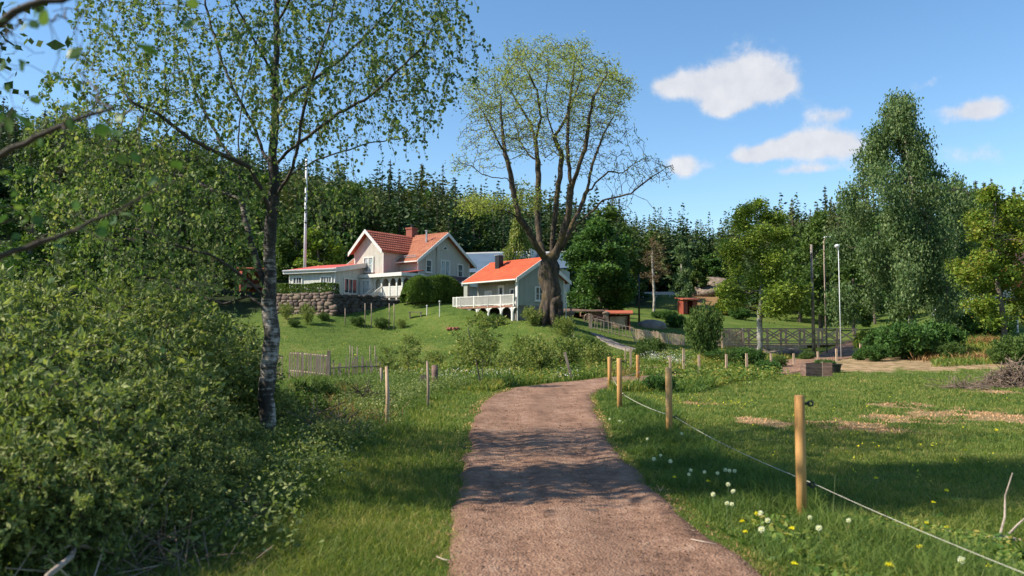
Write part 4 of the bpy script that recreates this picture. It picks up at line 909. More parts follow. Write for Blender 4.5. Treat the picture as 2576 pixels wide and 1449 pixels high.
# ================================================================ generic trees
def crown_tree(name, px, d, top, wpx, label, leaf='leaf_mid', bark='bark', n=14000, ls=0.26, low=0.25, seed=1, weep=0.0, open_=0.0, group=None, cat='tree', trunk=0.2, base_py=None, clump=0.3, taper=0.0, rnd_=1.0, loose=0.22):
    rg = np.random.default_rng(seed)
    g = np.array(gp(px, d)) if base_py is None else at(px, base_py, d)
    if base_py is None: g = np.array([at(px, 800, d)[0], d, 0]); g[2] = Zg(g[0], g[1])
    H = at(px, top, d)[2]-g[2]; R = wpx/FPX*d/2
    o = empty(name, tuple(g), 0, label, cat, group)
    zc0 = H*low; zc1 = H*0.98; nc = int(34/clump*0.3)
    C = []; 
    for i in range(nc):
        t_ = (i+0.5)/nc; zz = zc0+(zc1-zc0)*t_
        prof = (sin(pi*min(1, (t_*0.86+0.14))**(0.85)))**0.55 if taper == 0 else (0.35+0.65*sin(pi*min(1, t_*1.2+0.2)) if t_ < 0.35 else (1-t_)**taper*1.18+0.05)
        th = rg.uniform(0, 2*pi); rr = R*prof*rg.uniform(0.12 if weep else 0.35, 0.98)*rnd_
        C.append((rr*cos(th), rr*sin(th), zz, R*clump*rg.uniform(0.75, 1.35)*(0.55+0.45*prof)))
    C = np.array(C)
    att = np.vstack([in_ell(9, c[:3], (c[3],)*3, rng=rg) for c in C])
    P, par = grow([[(0, 0, -0.3), (0.05*R*rg.normal(), 0.05*R*rg.normal(), H*low*0.8), (0.08*R*rg.normal(), 0.08*R*rg.normal(), H*0.6), (0.05*R*rg.normal(), 0, H*0.86)]], att, H/26, R*0.9, H/26*1.2, 50, (0, 0, 0.15), 0.15, rg)
    r, ch = radii(P, par, 0.012*H/10, trunk)
    m = MB(); skel(m, P, par, r, 0, 0.06, white=(0.03, 0.09)); m.build('trunk', G[bark], o, smooth=True)
    k = rg.choice(len(C), n, p=(C[:, 3]**2)/(C[:, 3]**2).sum()); v = rg.normal(size=(n, 3)); v /= np.linalg.norm(v, axis=1)[:, None]
    rad = rg.random(n)**(0.35)*(1+loose*rg.normal(size=n)); LP = C[k, :3]+v*rad[:, None]*C[k, 3:4]*np.array([1, 1, 0.72])
    a = None
    if weep > 0:
        s_ = rg.random(n); LP[:, 2] -= s_**1.2*weep*H; LP[:, 2] = np.maximum(LP[:, 2], 0.1+rg.random(n)*H*0.14)
        q = np.round(LP[:, :2]/(ls*1.3)+rg.normal(size=(n, 2))*0.25)*(ls*1.3); LP[:, :2] = LP[:, :2]*0.55+q*0.45+rg.normal(size=(n, 2))*ls*0.25
        a = rg.normal(size=(n, 3))*0.45; a[:, 2] -= 1
    if open_ > 0:
        keep = rg.random(n) > open_*np.clip(np.sin(LP[:, 0]*9/R)*np.sin(LP[:, 2]*14/H)*1.5+0.4, 0, 1); LP = LP[keep]; a = None if a is None else a[keep]
    m = MB(); leaves(m, LP, ls, ls*0.6, a, rng=rg, up=0.4); m.build('crown', G[leaf], o); return o
crown_tree('round_tree', 1512, 77, 553, 205, 'dense dark green round tree just right of the huge old tree', 'leaf_dark', n=34000, ls=0.26, low=0.12, seed=3, trunk=0.3, clump=0.27)
crown_tree('weeping_birch', 2285, 52, 222, 360, 'tall weeping birch with white trunk and hanging grey green curtains of leaves', 'leaf_weep', 'bark_pale', 84000, 0.16, 0.16, 5, weep=0.12, trunk=0.14, clump=0.2, taper=0.55, open_=0.25)
crown_tree('weeping_birch', 2415, 62, 425, 150, 'darker drooping birch pressed against the right side of the tallest birch', 'leaf_weep', 'bark_pale', 20000, 0.2, 0.15, 6, weep=0.14, trunk=0.2, open_=0.2)
crown_tree('bronze_tree', 2520, 42, 462, 200, 'bronze and yellow green tree near the right edge', 'leaf_orange', 'bark', 30000, 0.14, 0.18, 7, trunk=0.14, open_=0.2, clump=0.22, loose=0.5)
crown_tree('bronze_tree', 2640, 43, 440, 230, 'bronze tinted tree cut by the right edge of the view', 'leaf_orange', 'bark', 15000, 0.15, 0.2, 8, trunk=0.18, open_=0.2, loose=0.5)
crown_tree('willow_tree', 1912, 57, 498, 235, 'light green open crowned willow with forked pale trunk by the footbridge', 'leaf_lime', 'bark_pale', 44000, 0.16, 0.31, 9, trunk=0.2, base_py=918, open_=0.15, clump=0.22, loose=0.5)
crown_tree('round_tree', 2065, 84, 532, 150, 'rounded mid green tree behind the two lamp posts', 'leaf_mid', n=20000, ls=0.26, low=0.1, seed=10, trunk=0.25)
crown_tree('shade_tree', 2010, 96, 560, 150, 'shaded tree filling the gap between willow and lamp posts', 'leaf_mid', n=9000, ls=0.32, low=0.1, seed=31, trunk=0.25)
crown_tree('birch_tree', 1717, 106, 607, 70, 'slim pale birch above the small red shed', 'leaf_weep', 'bark_pale', 9000, 0.24, 0.1, 11, weep=0.06, trunk=0.15, taper=0.55)
crown_tree('bare_birch', 1645, 100, 592, 72, 'nearly leafless pale birch with brownish twigs left of the red shed', 'leaf_bare', 'bark_pale', 2600, 0.14, 0.42, 12, trunk=0.16, base_py=796, open_=0.4, clump=0.3)
crown_tree('weeping_birch', 1303, 84, 505, 72, 'light green hanging birch rising behind the cottage chimney', 'leaf_shrub2', 'bark_pale', 12000, 0.2, 0.1, 13, weep=0.16, trunk=0.15, taper=0.5)
LEFT = [(70,74,420,240,'leaf_dark','leafy tree at the far left below the spruce skyline'),(205,66,430,250,'leaf_mid','broad light green tree left of the foreground birch stems'),
        (330,70,470,210,'leaf_mid','mid green tree seen through the left birch branches'),(440,80,455,190,'leaf_dark','dark broadleaf tree deep behind the left birch branches'),
        (545,78,520,170,'leaf_mid','bushy tree above the red outbuilding'),(740,90,520,150,'leaf_mid','mid green tree behind the flagpole foot'),
        (805,88,560,130,'leaf_lime','light green rounded tree between flagpole and farmhouse gable'),(640,96,500,140,'leaf_dark','dark tree straight behind the birch trunk'),
        (862,104,470,120,'leaf_mid','tree rising over the annexe roof'),(940,112,470,130,'leaf_mid','broadleaf tree behind the farmhouse wing ridge'),
        (1075,118,480,100,'leaf_dark','dark leafy tree behind the main farmhouse chimney'),(870,94,585,80,'leaf_dark','low dark tree touching the farmhouse wing gable')]
for i, (px, d, top, wp, lf, lb) in enumerate(LEFT):
    crown_tree('broadleaf_tree', px, d, top, wp, lb, lf, n=9500, ls=0.32, low=0.12, seed=40+i, group='broadleaf trees below the spruce hill', trunk=0.2, clump=0.27)
RIGHT = [(1565,112,560,120,'leaf_mid','light tree behind the right shoulder of the dark round tree'),(1790,128,640,70,'leaf_dark','small tree beside the rocky brown slope'),
         (1840,100,700,80,'leaf_orange','low yellowing tree over the rocky slope'),(1760,118,650,60,'leaf_mid','narrow green tree behind the slim pale birch'),
         (2150,75,600,110,'leaf_mid','tree behind the white lamp post'),(2200,92,560,120,'leaf_dark','dark tree behind the tallest weeping birch'),(2420,90,640,160,'leaf_dark','dark tree above the parked cars')]
for i, (px, d, top, wp, lf, lb) in enumerate(RIGHT):
    crown_tree('broadleaf_tree', px, d, top, wp, lb, lf, n=7000, ls=0.32, low=0.12, seed=60+i, group='broadleaf trees on the far right slope', trunk=0.18)

# ================================================================ forest
def spruce_mesh(seed, H=1.0, pine=False, nb=26):
    rg = np.random.default_rng(seed); m = MB()
    T = np.array([(0, 0, -0.05), (0, 0, 0.5), (0, 0, 1.0)]); 
    tm = MB(); tm.tube(T, [0.014, 0.009, 0.002], 5, cap=False)
    Ps = []; As = []; Ls = []; Ws = []
    R = rg.uniform(0.16, 0.23)
    for i in range(nb):
        t_ = i/(nb-1); z = 0.10+0.88*t_**0.92; rr = R*(1-t_)**0.85*rg.uniform(0.8, 1.15)+0.018
        if pine: z = 0.45+0.53*t_; rr = 0.17*sqrt(max(0.02, 1-(2*t_-0.8)**2))
        k = int(7+8*(1-t_)); ph = rg.uniform(0, 6)
        for j in range(k):
            th = ph+2*pi*j/k+rg.normal()*0.2; zj = rg.normal()*0.016*(1.3-t_); L = rr*rg.uniform(0.65, 1.2); dr = np.array([cos(th), sin(th), -0.28-0.25*(1-t_)]) if not pine else np.array([cos(th), sin(th), 0.25])
            seg = max(1, int(L/0.026))
            for s_ in range(seg):
                u = (s_+0.3)/seg; Ps.append(np.array([0, 0, z+zj])+dr*L*u+np.array([0, 0, 0.05*L*u*u*6])); a = dr+rg.normal(size=3)*0.5; As.append(a); Ls.append(0.05+0.03*(1-u)); 
    n = len(Ps); A = np.array(As); Lm = 0.05
    Lm = (0.020+0.036*(1-np.array(Ps)[:, 2].clip(0, 1)))[:, None]; leaves(m, np.array(Ps), Lm, Lm*0.62, A, rng=rg, var=0.25)
    return m, tm
PROTO = []
for k in range(7):
    m, tm = spruce_mesh(100+k, pine=(k == 6)); mt = G['needle_pine'] if k in (3, 6) else G['needle']
    PROTO.append((m, tm, mt))
def round_proto(seed):
    rg = np.random.default_rng(seed); C = []
    for i in range(22):
        t_ = rg.random(); th = rg.uniform(0, 6.28); R = 0.24*sin(pi*(0.15+0.8*t_))**0.7*rg.uniform(0.2, 0.95); C.append((R*cos(th), R*sin(th), 0.2+0.74*t_, rg.uniform(0.06, 0.1)))
    C = np.array(C); n = 1500; k = rg.integers(0, len(C), n); v = rg.normal(size=(n, 3)); v /= np.linalg.norm(v, axis=1)[:, None]; m = MB(); leaves(m, C[k, :3]+v*C[k, 3:4]*rg.random(n)[:, None]**.35, 0.036, 0.024, None, rng=rg, up=.4)
    tm = MB(); tm.tube([(0, 0, -0.05), (0, 0, 0.5), (0, 0, .9)], [0.014, 0.01, 0.003], 5, cap=False); return m, tm
for k in range(3):
    m, tm = round_proto(300+k); PROTO.append((m, tm, G['leaf_mid'] if k else G['needle_pine']))
rg = np.random.default_rng(77); TR = []
cell = set()
for _ in range(24000):
    d = rg.uniform(104, 262); px = rg.uniform(-620, 3000); x = (px-1288)/FPX*d
    if px > 1560 and px < 1900 and d < 160: continue
    if px < 1330 and px > 1150 and d < 112: continue
    s = 3.9; key = (int(x//s), int(d//s))
    if key in cell: continue
    cell.add(key); TR.append((x, d, px))
TR.sort(key=lambda q: q[1]); TR = TR[:3100]; print('forest', len(TR))
meshes = []
for k, (m, tm, mt) in enumerate(PROTO):
    a = m.build('crown', mt); b = tm.build('trunk', G['bark']); meshes.append((a.data, b.data)); bpy.data.objects.remove(a); bpy.data.objects.remove(b)
NTH = 270; inside = [i for i, t_ in enumerate(TR) if -20 < t_[2] < 2600][:NTH]; inside = set(inside); bulk = [MB(), MB(), MB()]
TX = np.array([t_[0] for t_ in TR]); TY = np.array([t_[1] for t_ in TR]); TZ = Zs(TX, TY)
for i, (x, d, px) in enumerate(TR):
    H = rg.uniform(11, 19)*(1.0 if d > 125 else 0.85); k = int(rg.integers(0, 7)) if rg.random() < (0.93 if px > 1000 else 0.72) else 7+int(rg.integers(0, 3))
    rz = rg.uniform(0, 6); wd_ = rg.uniform(0.9, 1.5)
    if k > 6: H *= 0.82
    if i in inside:
        o = empty(*(('spruce_tree', (x, d, TZ[i]), rz, 'dark green conifer standing among its neighbours along the front of the hillside forest', 'tree', 'conifers along the front of the forest') if k < 7 else ('forest_tree', (x, d, TZ[i]), rz, 'lighter rounded broadleaf tree standing among the conifers along the front of the forest', 'tree', 'broadleaf trees along the front of the forest'))); o.scale = (H*wd_, H*wd_, H)
        for nm, me in zip(('crown', 'trunk'), meshes[k]):
            c = bpy.data.objects.new(nm, me); COL.objects.link(c); c.parent = o
    else:
        v = np.vstack(PROTO[k][0].v); f = np.vstack(PROTO[k][0].f); q = np.concatenate(PROTO[k][0].r)
        nq = len(f); keep = rg.random(nq) < (0.7 if d < 190 else 0.5); f2 = f[keep]; v2 = v[f2.ravel()]; q2 = q[f2.ravel()]
        ct, sn = cos(rz), sin(rz); g_ = 1.12
        V = np.stack([(v2[:, 0]*ct-v2[:, 1]*sn)*H*wd_*g_, (v2[:, 0]*sn+v2[:, 1]*ct)*H*wd_*g_, v2[:, 2]*H], -1)+np.array([x, d, TZ[i]])
        bulk[1 if PROTO[k][2] is G['needle_pine'] else 2 if k > 6 else 0].add(V, np.arange(len(V)).reshape(-1, 4), q2)
for b, nm, mt, lb in ((bulk[0], 'spruce_forest', G['needle'], 'mass of dark conifers covering the hillside behind'), (bulk[1], 'pine_forest', G['needle_pine'], 'scattered lighter pines mixed through the conifer mass'), (bulk[2], 'broadleaf_forest', G['leaf_mid'], 'rounded lighter broadleaf crowns mixed through the hillside forest')):
    tag(b.build(nm, mt), lb, 'forest', kind='stuff')

# ================================================================ shrubs
def shrub_proto(seed, H, R, leaf, bark, n, ls, stems=9, step=0.08, natt=520, base_r=0.03, narrow=False, lowleaf=0.12):
    rg = np.random.default_rng(seed); seeds = []
    for i in range(stems):
        th = rg.uniform(0, 2*pi); b = np.array([cos(th)*0.1*R, sin(th)*0.1*R, -0.05]) if i else np.zeros(3); e = np.array([cos(th)*R*rg.uniform(0.2, 0.8), sin(th)*R*rg.uniform(0.2, 0.8), H*rg.uniform(0.5, 0.85)])
        mid = (b+e)/2+np.array([0, 0, H*0.1]); seeds.append([b, mid, e])
    att = in_ell(natt, (0, 0, H*0.55), (R, R, H*0.47), rng=rg); att += rg.normal(size=att.shape)*0.06*H; att = att[att[:, 2] > 0.05]
    P, par = grow(seeds, att, step, R*0.5, step*1.3, 60, (0, 0, 0.12), 0.25, rg); r, ch = radii(P, par, 0.0025*H/2.0+0.0005, base_r)
    t_ = MB(); skel(t_, P, par, r, 0, 0.012)
    thin = np.where((r < 0.4*base_r)*(P[:, 2] > lowleaf*H))[0]; pick = rg.choice(thin, n//4)
    LP = (P[pick]+rg.normal(size=(len(pick), 3))*step*0.7); LP = np.repeat(LP, 4, 0)+rg.normal(size=(len(pick)*4, 3))*ls*0.22
    a = rg.normal(size=LP.shape)*0.8; a[:, 2] += 0.45
    l_ = MB(); leaves(l_, LP, ls, ls*0.45, a, rng=rg, base=True, oval=True); return t_, l_
def shrub(name, protos, loc, rz, sc, label, cat='shrub', group=None):
    o = empty(name, loc, rz, label, cat, group); o.scale = sc if isinstance(sc, tuple) else (sc, sc, sc)
    for nm, me in protos:
        c = bpy.data.objects.new(nm, me); COL.objects.link(c); c.parent = o
    return o
def mk(seed, *a, leafm='leaf_shrub', barkm='twig', **k):
    t_, l_ = shrub_proto(seed, a[0], a[1], leafm, barkm, *a[2:], **k); x = t_.build('stems', G[barkm], smooth=True); y = l_.build('foliage', G[leafm]); r_ = [('stems', x.data), ('foliage', y.data)]; bpy.data.objects.remove(x); bpy.data.objects.remove(y); return r_
WP = [mk(201+i, 2.2, 1.15, 8000, 0.082, natt=620, stems=12) for i in range(3)]
WL = [(-3.35,5.9,.62,'lowest willow shrub by the bottom edge with bare twigs beneath'),(-4.3,6.6,.85,'willow shrub in the lower left corner'),(-3.4,7.6,.6,'willow shrub leaning over the grass verge before the birch'),
      (-5.4,7.6,1.0,'willow shrub against the left edge'),(-4.5,8.7,.85,'middle willow shrub in front of the birch trunk'),(-3.5,10.2,.32,'small willow shrub left of the birch foot'),
      (-6.4,9.6,1.1,'tall willow shrub at the left edge under dark branches'),(-5.1,10.6,1.12,'tall willow shrub left of the birch stem'),(-7.8,12.2,1.25,'highest willow shrub at far left'),
      (-6.2,13.2,1.2,'willow shrub behind the leftmost birch branches'),(-4.7,13.0,0.75,'willow shrub behind and left of the birch trunk'),(-3.9,12.9,.4,'low willow shrub right behind the birch foot'),
      (-9.8,14.5,1.35,'big distant willow shrub on the left edge'),(-8.0,16.5,1.2,'distant willow shrub before the hidden field'),(-6.2,17,.95,'willow shrub beside the hidden picket fence'),(-3.1,6.7,.42,'tiny willow shoot at the lower verge edge'),(-2.9,8.9,.24,'short willow shoot beside the shaded grass'),(-2.9,5.35,.42,'low willow shoot over bare twigs at the bottom edge'),(-3.5,5.05,.5,'willow shoot above the thick grey branch'),(-2.65,6.2,.33,'small leafy shoot on the verge beside dead stems'),(-2.75,7.3,.34,'rounded willow shrub at the turn of the verge'),(-4.2,5.6,.6,'willow shrub filling the bottom left corner'),(-2.6,11.4,.22,'knee high willow shoot right of the birch foot')]
for i, (x, y, s, lb) in enumerate(WL): shrub('willow_shrub', WP[i % 3], (x, y, Zg(x, y)-0.02), i*1.3, (s*1.05, s*1.05, s*(0.97 if s > 0.7 else 1)), lb, group='willow thicket on the left')
BP = {'a': mk(301, 1.6, 1.0, 3600, 0.10, natt=300, step=0.12, leafm='leaf_shrub2'), 'b': mk(302, 1.5, 1.2, 6000, 0.11, natt=300, step=0.12, leafm='leaf_mid'),
      'd': mk(303, 1.3, 1.3, 9000, 0.12, natt=260, step=0.12, leafm='leaf_dark'), 's': mk(304, 2.6, 0.62, 2600, 0.085, natt=170, step=0.12, stems=2, leafm='leaf_shrub2', barkm='bark', lowleaf=0.35),
      'l': mk(305, 1.6, 1.1, 8000, 0.11, natt=260, step=0.12, leafm='leaf_lime')}
BL = [('sapling','s',1210,978,26.5,1.0,'slender sapling with bare stem beside the bend of the path'),('sapling','s',1030,940,32,.72,'thin young sapling at the near edge of the lawn'),('sapling','s',975,950,30,.55,'small sapling beside the irregular picket stakes'),
 ('bush','a',1190,930,38,1.15,'leafy bush behind the slender sapling'),('bush','a',1290,945,34,.7,'light green bush left of the leaning stake'),('bush','a',1365,940,35,.95,'round bush between sapling and leaning stake'),('bush','a',1330,915,42,1.0,'tall bush in front of the huge tree'),
 ('bush','a',1420,930,38,1.0,'bush right beside the leaning stake'),('bush','b',1470,905,46,.9,'bush below the grey paling fence corner'),
 ('bush','b',1150,945,33,.35,'low bush at lawn corner'),('bush','a',1500,925,40,.8,'small bush by the side path'),('bush','a',1095,905,44,.6,'low bush on the near lawn edge'),
 ('bush','b',1772,905,44,(.85,.85,1.95),'dense green bush with white blossom left of the footbridge'),('bush','l',1776,860,50,(.7,.7,1.7),'lighter bush top behind the white blossom bush'),('bush','d',1800,905,43,.5,'dark bush at right foot of the blossom bush'),
 ('bush','d',1660,982,24.5,.42,'low dark bush beside the third roped post'),('bush','b',1840,925,42,.5,'bush in front of the bridge gate'),('bush','b',1960,935,41,.4,'bush under the bridge railing'),('bush','d',1930,942,35.5,.5,'low dark clump left of the wooden crate'),
 ('bush','d',2075,925,38,.42,'dark clump between wooden crate and black tub'),('bush','d',2200,905,42,.65,'dark bush at the left foot of the tallest birch'),('bush','d',2165,900,44,.35,'small dark bush beside the brown path'),('bush','d',2300,900,43,1.5,'large dark bush under the tallest birch'),
 ('bush','d',2345,893,44,1.3,'dark bush right of the white birch trunk'),('bush','d',2250,890,46,1.3,'dark bush behind the white birch trunk'),('bush','l',2185,862,54,1.0,'yellowish bush beneath the left birch curtain'),('bush','d',2480,845,50,1.3,'dark bush on the right bank'),
 ('bush','b',2560,880,36,.9,'green bush at the right edge above the brush pile'),('bush','b',2390,900,41,.6,'small green bush below the boulder'),('bush','b',2520,905,37,.5,'low green bush on the mound'),('bush','d',1655,800,90,.6,'first round garden shrub in the far garden'),
 ('bush','d',1680,798,88,.8,'second larger garden shrub near the red shed'),('bush','d',1700,820,80,.9,'dark garden shrub row behind the paling fence'),('bush','d',1860,790,92,1.0,'dark garden shrub left of the willow'),
 ('bush','b',860,985,22,.3,'weedy bush over the twig pile'),('bush','a',905,975,27,.25,'bush at the foot of the picket stakes'),('bush','b',800,1030,18,.45,'green bush right of the birch trunk'),('bush','b',760,1080,15,.42,'weedy bush beside the birch foot'),
 ('bush','b',815,790,64.5,.42,'weeds at the sunlit wall foot'),('bush','a',720,775,65,(.6,.6,.8),'creeper beside the birch on the rubble wall'),('bush','a',775,770,63,(.6,.6,1.0),'creeper clump growing on the rubble wall'),('bush','b',960,790,64,.55,'plants at the foot of the dark wall'),('bush','a',1010,785,64,.45,'pale flowering plant beside the dark wall end'),('bush','b',900,795,64,.5,'low plants along the dark wall'),
 ('bush','b',740,800,62,.4,'plants below the sunlit rubble wall'),('bush','b',1250,800,60,.6,'bush before the cottage arches'),('bush','b',1215,795,61,.4,'bush below the deck stair'),('bush','a',1340,815,57,.8,'pale bush at the foot of the huge trunk'),('bush','a',1420,830,55,.8,'grey green bush right of the huge trunk'),
 ('bush','b',1620,915,45,.5,'bush between side path and blossom bush'),('bush','b',1640,900,47,.7,'bush with white flowers behind square stakes'),('bush','d',1855,915,47,.5,'dark scrub below the bridge gate'),('bush','d',1880,925,42,.7,'scrub before the willow trunk'),('bush','b',2030,905,50,.4,'scrub on the stream bank under the bridge end')]
for i, (nm, k, px, py, d, s, lb) in enumerate(BL):
    x = at(px, py, d)[0]; shrub(nm, BP[k], (x, d, Zg(x, d)-0.03), i*0.9, s, lb, nm, group='bushes and saplings of the valley floor')
def hedge(name, A, B, wd_, h, n, label, ls=0.12, rnd_=False, zb=None):
    A = np.array(A, float); B = np.array(B, float); Ln = np.linalg.norm(B-A); D = (B-A)/Ln; Nn = np.array([D[1], -D[0]]); z = Zg(*((A+B)/2)) if zb is None else zb
    o = empty(name, (A[0], A[1], z), 0, label, 'hedge'); m = MB()
    u = RNG.random(n)*Ln; v = RNG.uniform(-1, 1, n); w_ = RNG.random(n); f = RNG.random(n)
    v = np.where(f < 0.4, -1-0.05*RNG.normal(size=n), np.where(f < 0.55, 1.0, v)); w_ = np.where((f > 0.55)*(f < 0.9), 1-0.03*RNG.random(n), w_)
    if rnd_:
        e = np.minimum(u, Ln-u)/(wd_*0.9); k = np.clip(np.clip(e*1.6, 0, 1)**0.35, 0.3, 1); zz = w_*h*k*(1-0.10*np.abs(v)**3)+0.12*np.sin(u*2.3)*w_; v = v*(0.75+0.25*np.sin(pi*np.clip(w_, 0, 1)))*(0.6+0.4*k)*(1+.1*np.sin(u*3))
    else: zz = w_*h+0.05*np.sin(u*1.7)*w_
    P = np.stack([D[0]*u+Nn[0]*v*wd_/2, D[1]*u+Nn[1]*v*wd_/2, zz], -1)
    leaves(m, P, ls, ls*0.7); m.build('foliage', G['hedge'], o)
    c = MB()
    for i in range(int(Ln/0.6)): q = D*(0.3+0.6*i); c.tube([(q[0], q[1], -0.2), (q[0], q[1], h*0.6)], 0.04, 5)
    c.build('stems', G['bark'], o); return o
p0 = at(700, 737, 68.8); p1 = at(846, 737, 66.6); hedge('clipped_hedge', p0[:2], p1[:2], 0.9, 0.95, 9000, 'low clipped hedge running along the top of the rubble wall', zb=5.25)
p0 = at(1016, 770, 68.5); p1 = at(1165, 770, 71.5); hedge('rounded_hedge', p0[:2], p1[:2], 2.4, 2.35, 26000, 'large rounded green hedge between farmhouse and cottage', 0.14, True)
# ================================================================ fences, posts
def post_round(o, x, y, h, r, lean=0.0, parent_mat='wood_fresh', ins=True, zb=None):
    z = Zg(x, y) if zb is None else zb
    m = MB(); m.tube([(x, y, z-0.2), (x+lean*0.5, y, z+h*0.5), (x+lean, y, z+h-0.012), (x+lean, y, z+h)], [r, r*1.0, r, r*0.86], 14); p_ = m.build('post', G[parent_mat], o, smooth=True)
    mo = None
    if ins:
        for zz in (h-0.075, h*0.305):
            m = MB(); c = np.array([x+lean*zz/h+r, y-0.01, z+zz]); m.tube([c-[0.012, 0, 0], c+[0.03, 0, 0]], 0.011, 8); 
            k = [c+[0.05+0.022*cos(a), 0, 0.022*sin(a)] for a in np.linspace(0, 2*pi, 13)]; m.tube(k, 0.009, 6); m.tube([c+[0.026, -.001, 0], c+[0.034, -.001, 0]], 0.022, 10); m.build('insulator', G['plastic'], p_)
    return p_
FE = empty('rope_fence', (2.6, 7.1, 0), 0, 'roped paddock fence of round pine posts with black insulators along the path', 'fence')
FP = [(2018,1315,990),(1684,1103,925),(1559,1033,902),(1534,978,898),(1605,957,895)]
pos = []
for i, (px, b_, t_) in enumerate(FP):
    g = atz(px, b_); pos.append(g[:2]); h = at(px, t_, g[1])[2]; wpx = (25, 16.5, 13, 10, 9)[i]
    q = post_round(FE, g[0]-2.6, g[1]-7.1, h, wpx/FPX*g[1]/2, zb=Zg(g[0], g[1])); 
x0 = [2.95, 2.9]; chain = [x0]+[list(p_) for p_ in pos]
m = MB()
for (xa, ya), (xb, yb) in zip(chain[:-1], chain[1:]):
    k = 12; pts = []
    for j in range(k+1):
        s = j/k; pts.append((xa+(xb-xa)*s+0.11-2.6, ya+(yb-ya)*s-7.1, 0.345-0.05*4*s*(1-s)*min(1, abs(yb-ya)/6)))
    m.tube(pts, 0.0015+0.0002*ya, 5)
m.build('rope', G['rope'], FE)
def stake(name, px, b_, t_, d, wpx, label, mat='wood_tan', lean_px=0, cat='post', group='square stakes of the far paddock fence', sq=True):
    g = at(px, b_, d); z = Zg(g[0], d); h = at(px, t_, d)[2]-z; w_ = wpx/FPX*d; tx = lean_px/FPX*d
    m = MB()
    if sq: m.beam((0, 0, -0.25), (tx, 0, h), w_, w_, up=(0, 1, 0))
    else: m.tube([(0, 0, -0.25), (tx*0.55+0.02, 0, h*0.5), (tx, 0, h)], [w_/2, w_/2*.95, w_/2*0.8], 8)
    o = m.build(name, G[mat], smooth=not sq); o.location = (g[0], d, z); return tag(o, label, cat, group)
SK = [(1720,930,877,37,7,'first stake after the roped posts'),(1759,952,893,34,7,'stake before the blossom bush'),(1828,948,891,34.5,7,'stake with pale top left of the willow trunk'),(1879,940,889,36,7,'stake just left of the willow trunk'),(1940,925,889,39,6,'stake right of the willow trunk'),
      (1997,912,889,42,6,'stake behind the wooden crate'),(2058,911,884,43,6,'stake standing above the crate lid corner'),(2105,916,877,42,6,'taller stake left of the black tub'),(2165,885,864,50,6,'small stake beside the brown path'),(1686,945,897,35,7,'stake hidden behind the second roped post'),
      (1587,930,875,38,6,'thin grey stake behind the roped posts'),(1573,915,876,41,4,'thin stake left of the orange grass'),(1443,870,840,52,4,'thin stake near huge tree bushes')]
for px, b_, t_, d, w_, lb in SK: stake('fence_stake', px, b_, t_, d, w_*0.7, lb)
stake('leaning_stake', 1443, 950, 886, 31, 6, 'weathered stake leaning left at the outside of the path bend', 'wood_grey', -22, group=None)
stake('fence_stake', 973, 1076, 922, 14.6, 10, 'pale stake standing in tall grass left of the path', 'wood_tan', -2, group='stakes on the left verge', sq=False)
stake('fence_stake', 1076, 1030, 908, 18.2, 7, 'thin grey stake in front of the log post', 'wood_grey', -2, group='stakes on the left verge', sq=False)
stake('fence_stake', 958, 985, 925, 24, 8, 'short grey stake behind the pale verge stake', 'wood_grey', 0, group='stakes on the left verge', sq=False)
for i, (px, b_, t_, d) in enumerate([(886,912,871,44),(898,914,872,44),(930,905,870,45),(943,905,870,45),(880,900,868,46)]): stake('garden_stick', px, b_, t_, d, 3, ['leftmost thin stick on the lawn edge','second thin stick on the lawn edge','third thin stick on the lawn edge','rightmost thin stick on the lawn edge','short stick behind the leftmost lawn stick'][i], 'wood_grey', 0, 'stick', 'sticks on the lawn edge', False)
for i, (px, b_, t_) in enumerate([(918,790,763),(934,790,763),(979,788,763),(991,786,764),(868,792,775)]): stake('garden_stick', px, b_, t_, 64, 2.6, ['leftmost pole leaning room before the dark wall','second pole before the dark wall','third pole before the dark wall','rightmost pole before the dark wall','short pole under the wall corner'][i].replace(' leaning room', ''), 'wood_grey', 0, 'pole', 'poles before the dark wall', False)
# log post and slab
g = at(1093, 978, 25); z = Zg(g[0], 25)
m = MB(); m.tube([(0, 0, -0.1), (0.01, 0, 0.4), (0, 0, 0.8)], [0.11, 0.10, 0.095], 12, wob=0.1); o = m.build('log_post', G['wood_dark'], smooth=True); o.location = (g[0], 25, z); tag(o, 'short dark log standing upright behind the thin grey stake', 'log')
g = at(1066, 985, 24.5); m = MB(); m.prism([(-0.17, 0, 0), (0.13, 0, 0), (0.15, 0, 0.45), (0.05, 0, 0.55), (-0.13, 0, 0.52), (-0.18, 0, 0.3)], (0, 0.09, 0)); o = m.build('stone_slab', G['rock']); o.location = (g[0], 24.5, Zg(g[0], 24.5)-0.03); tag(o, 'grey upright stone slab left of the log post', 'stone')
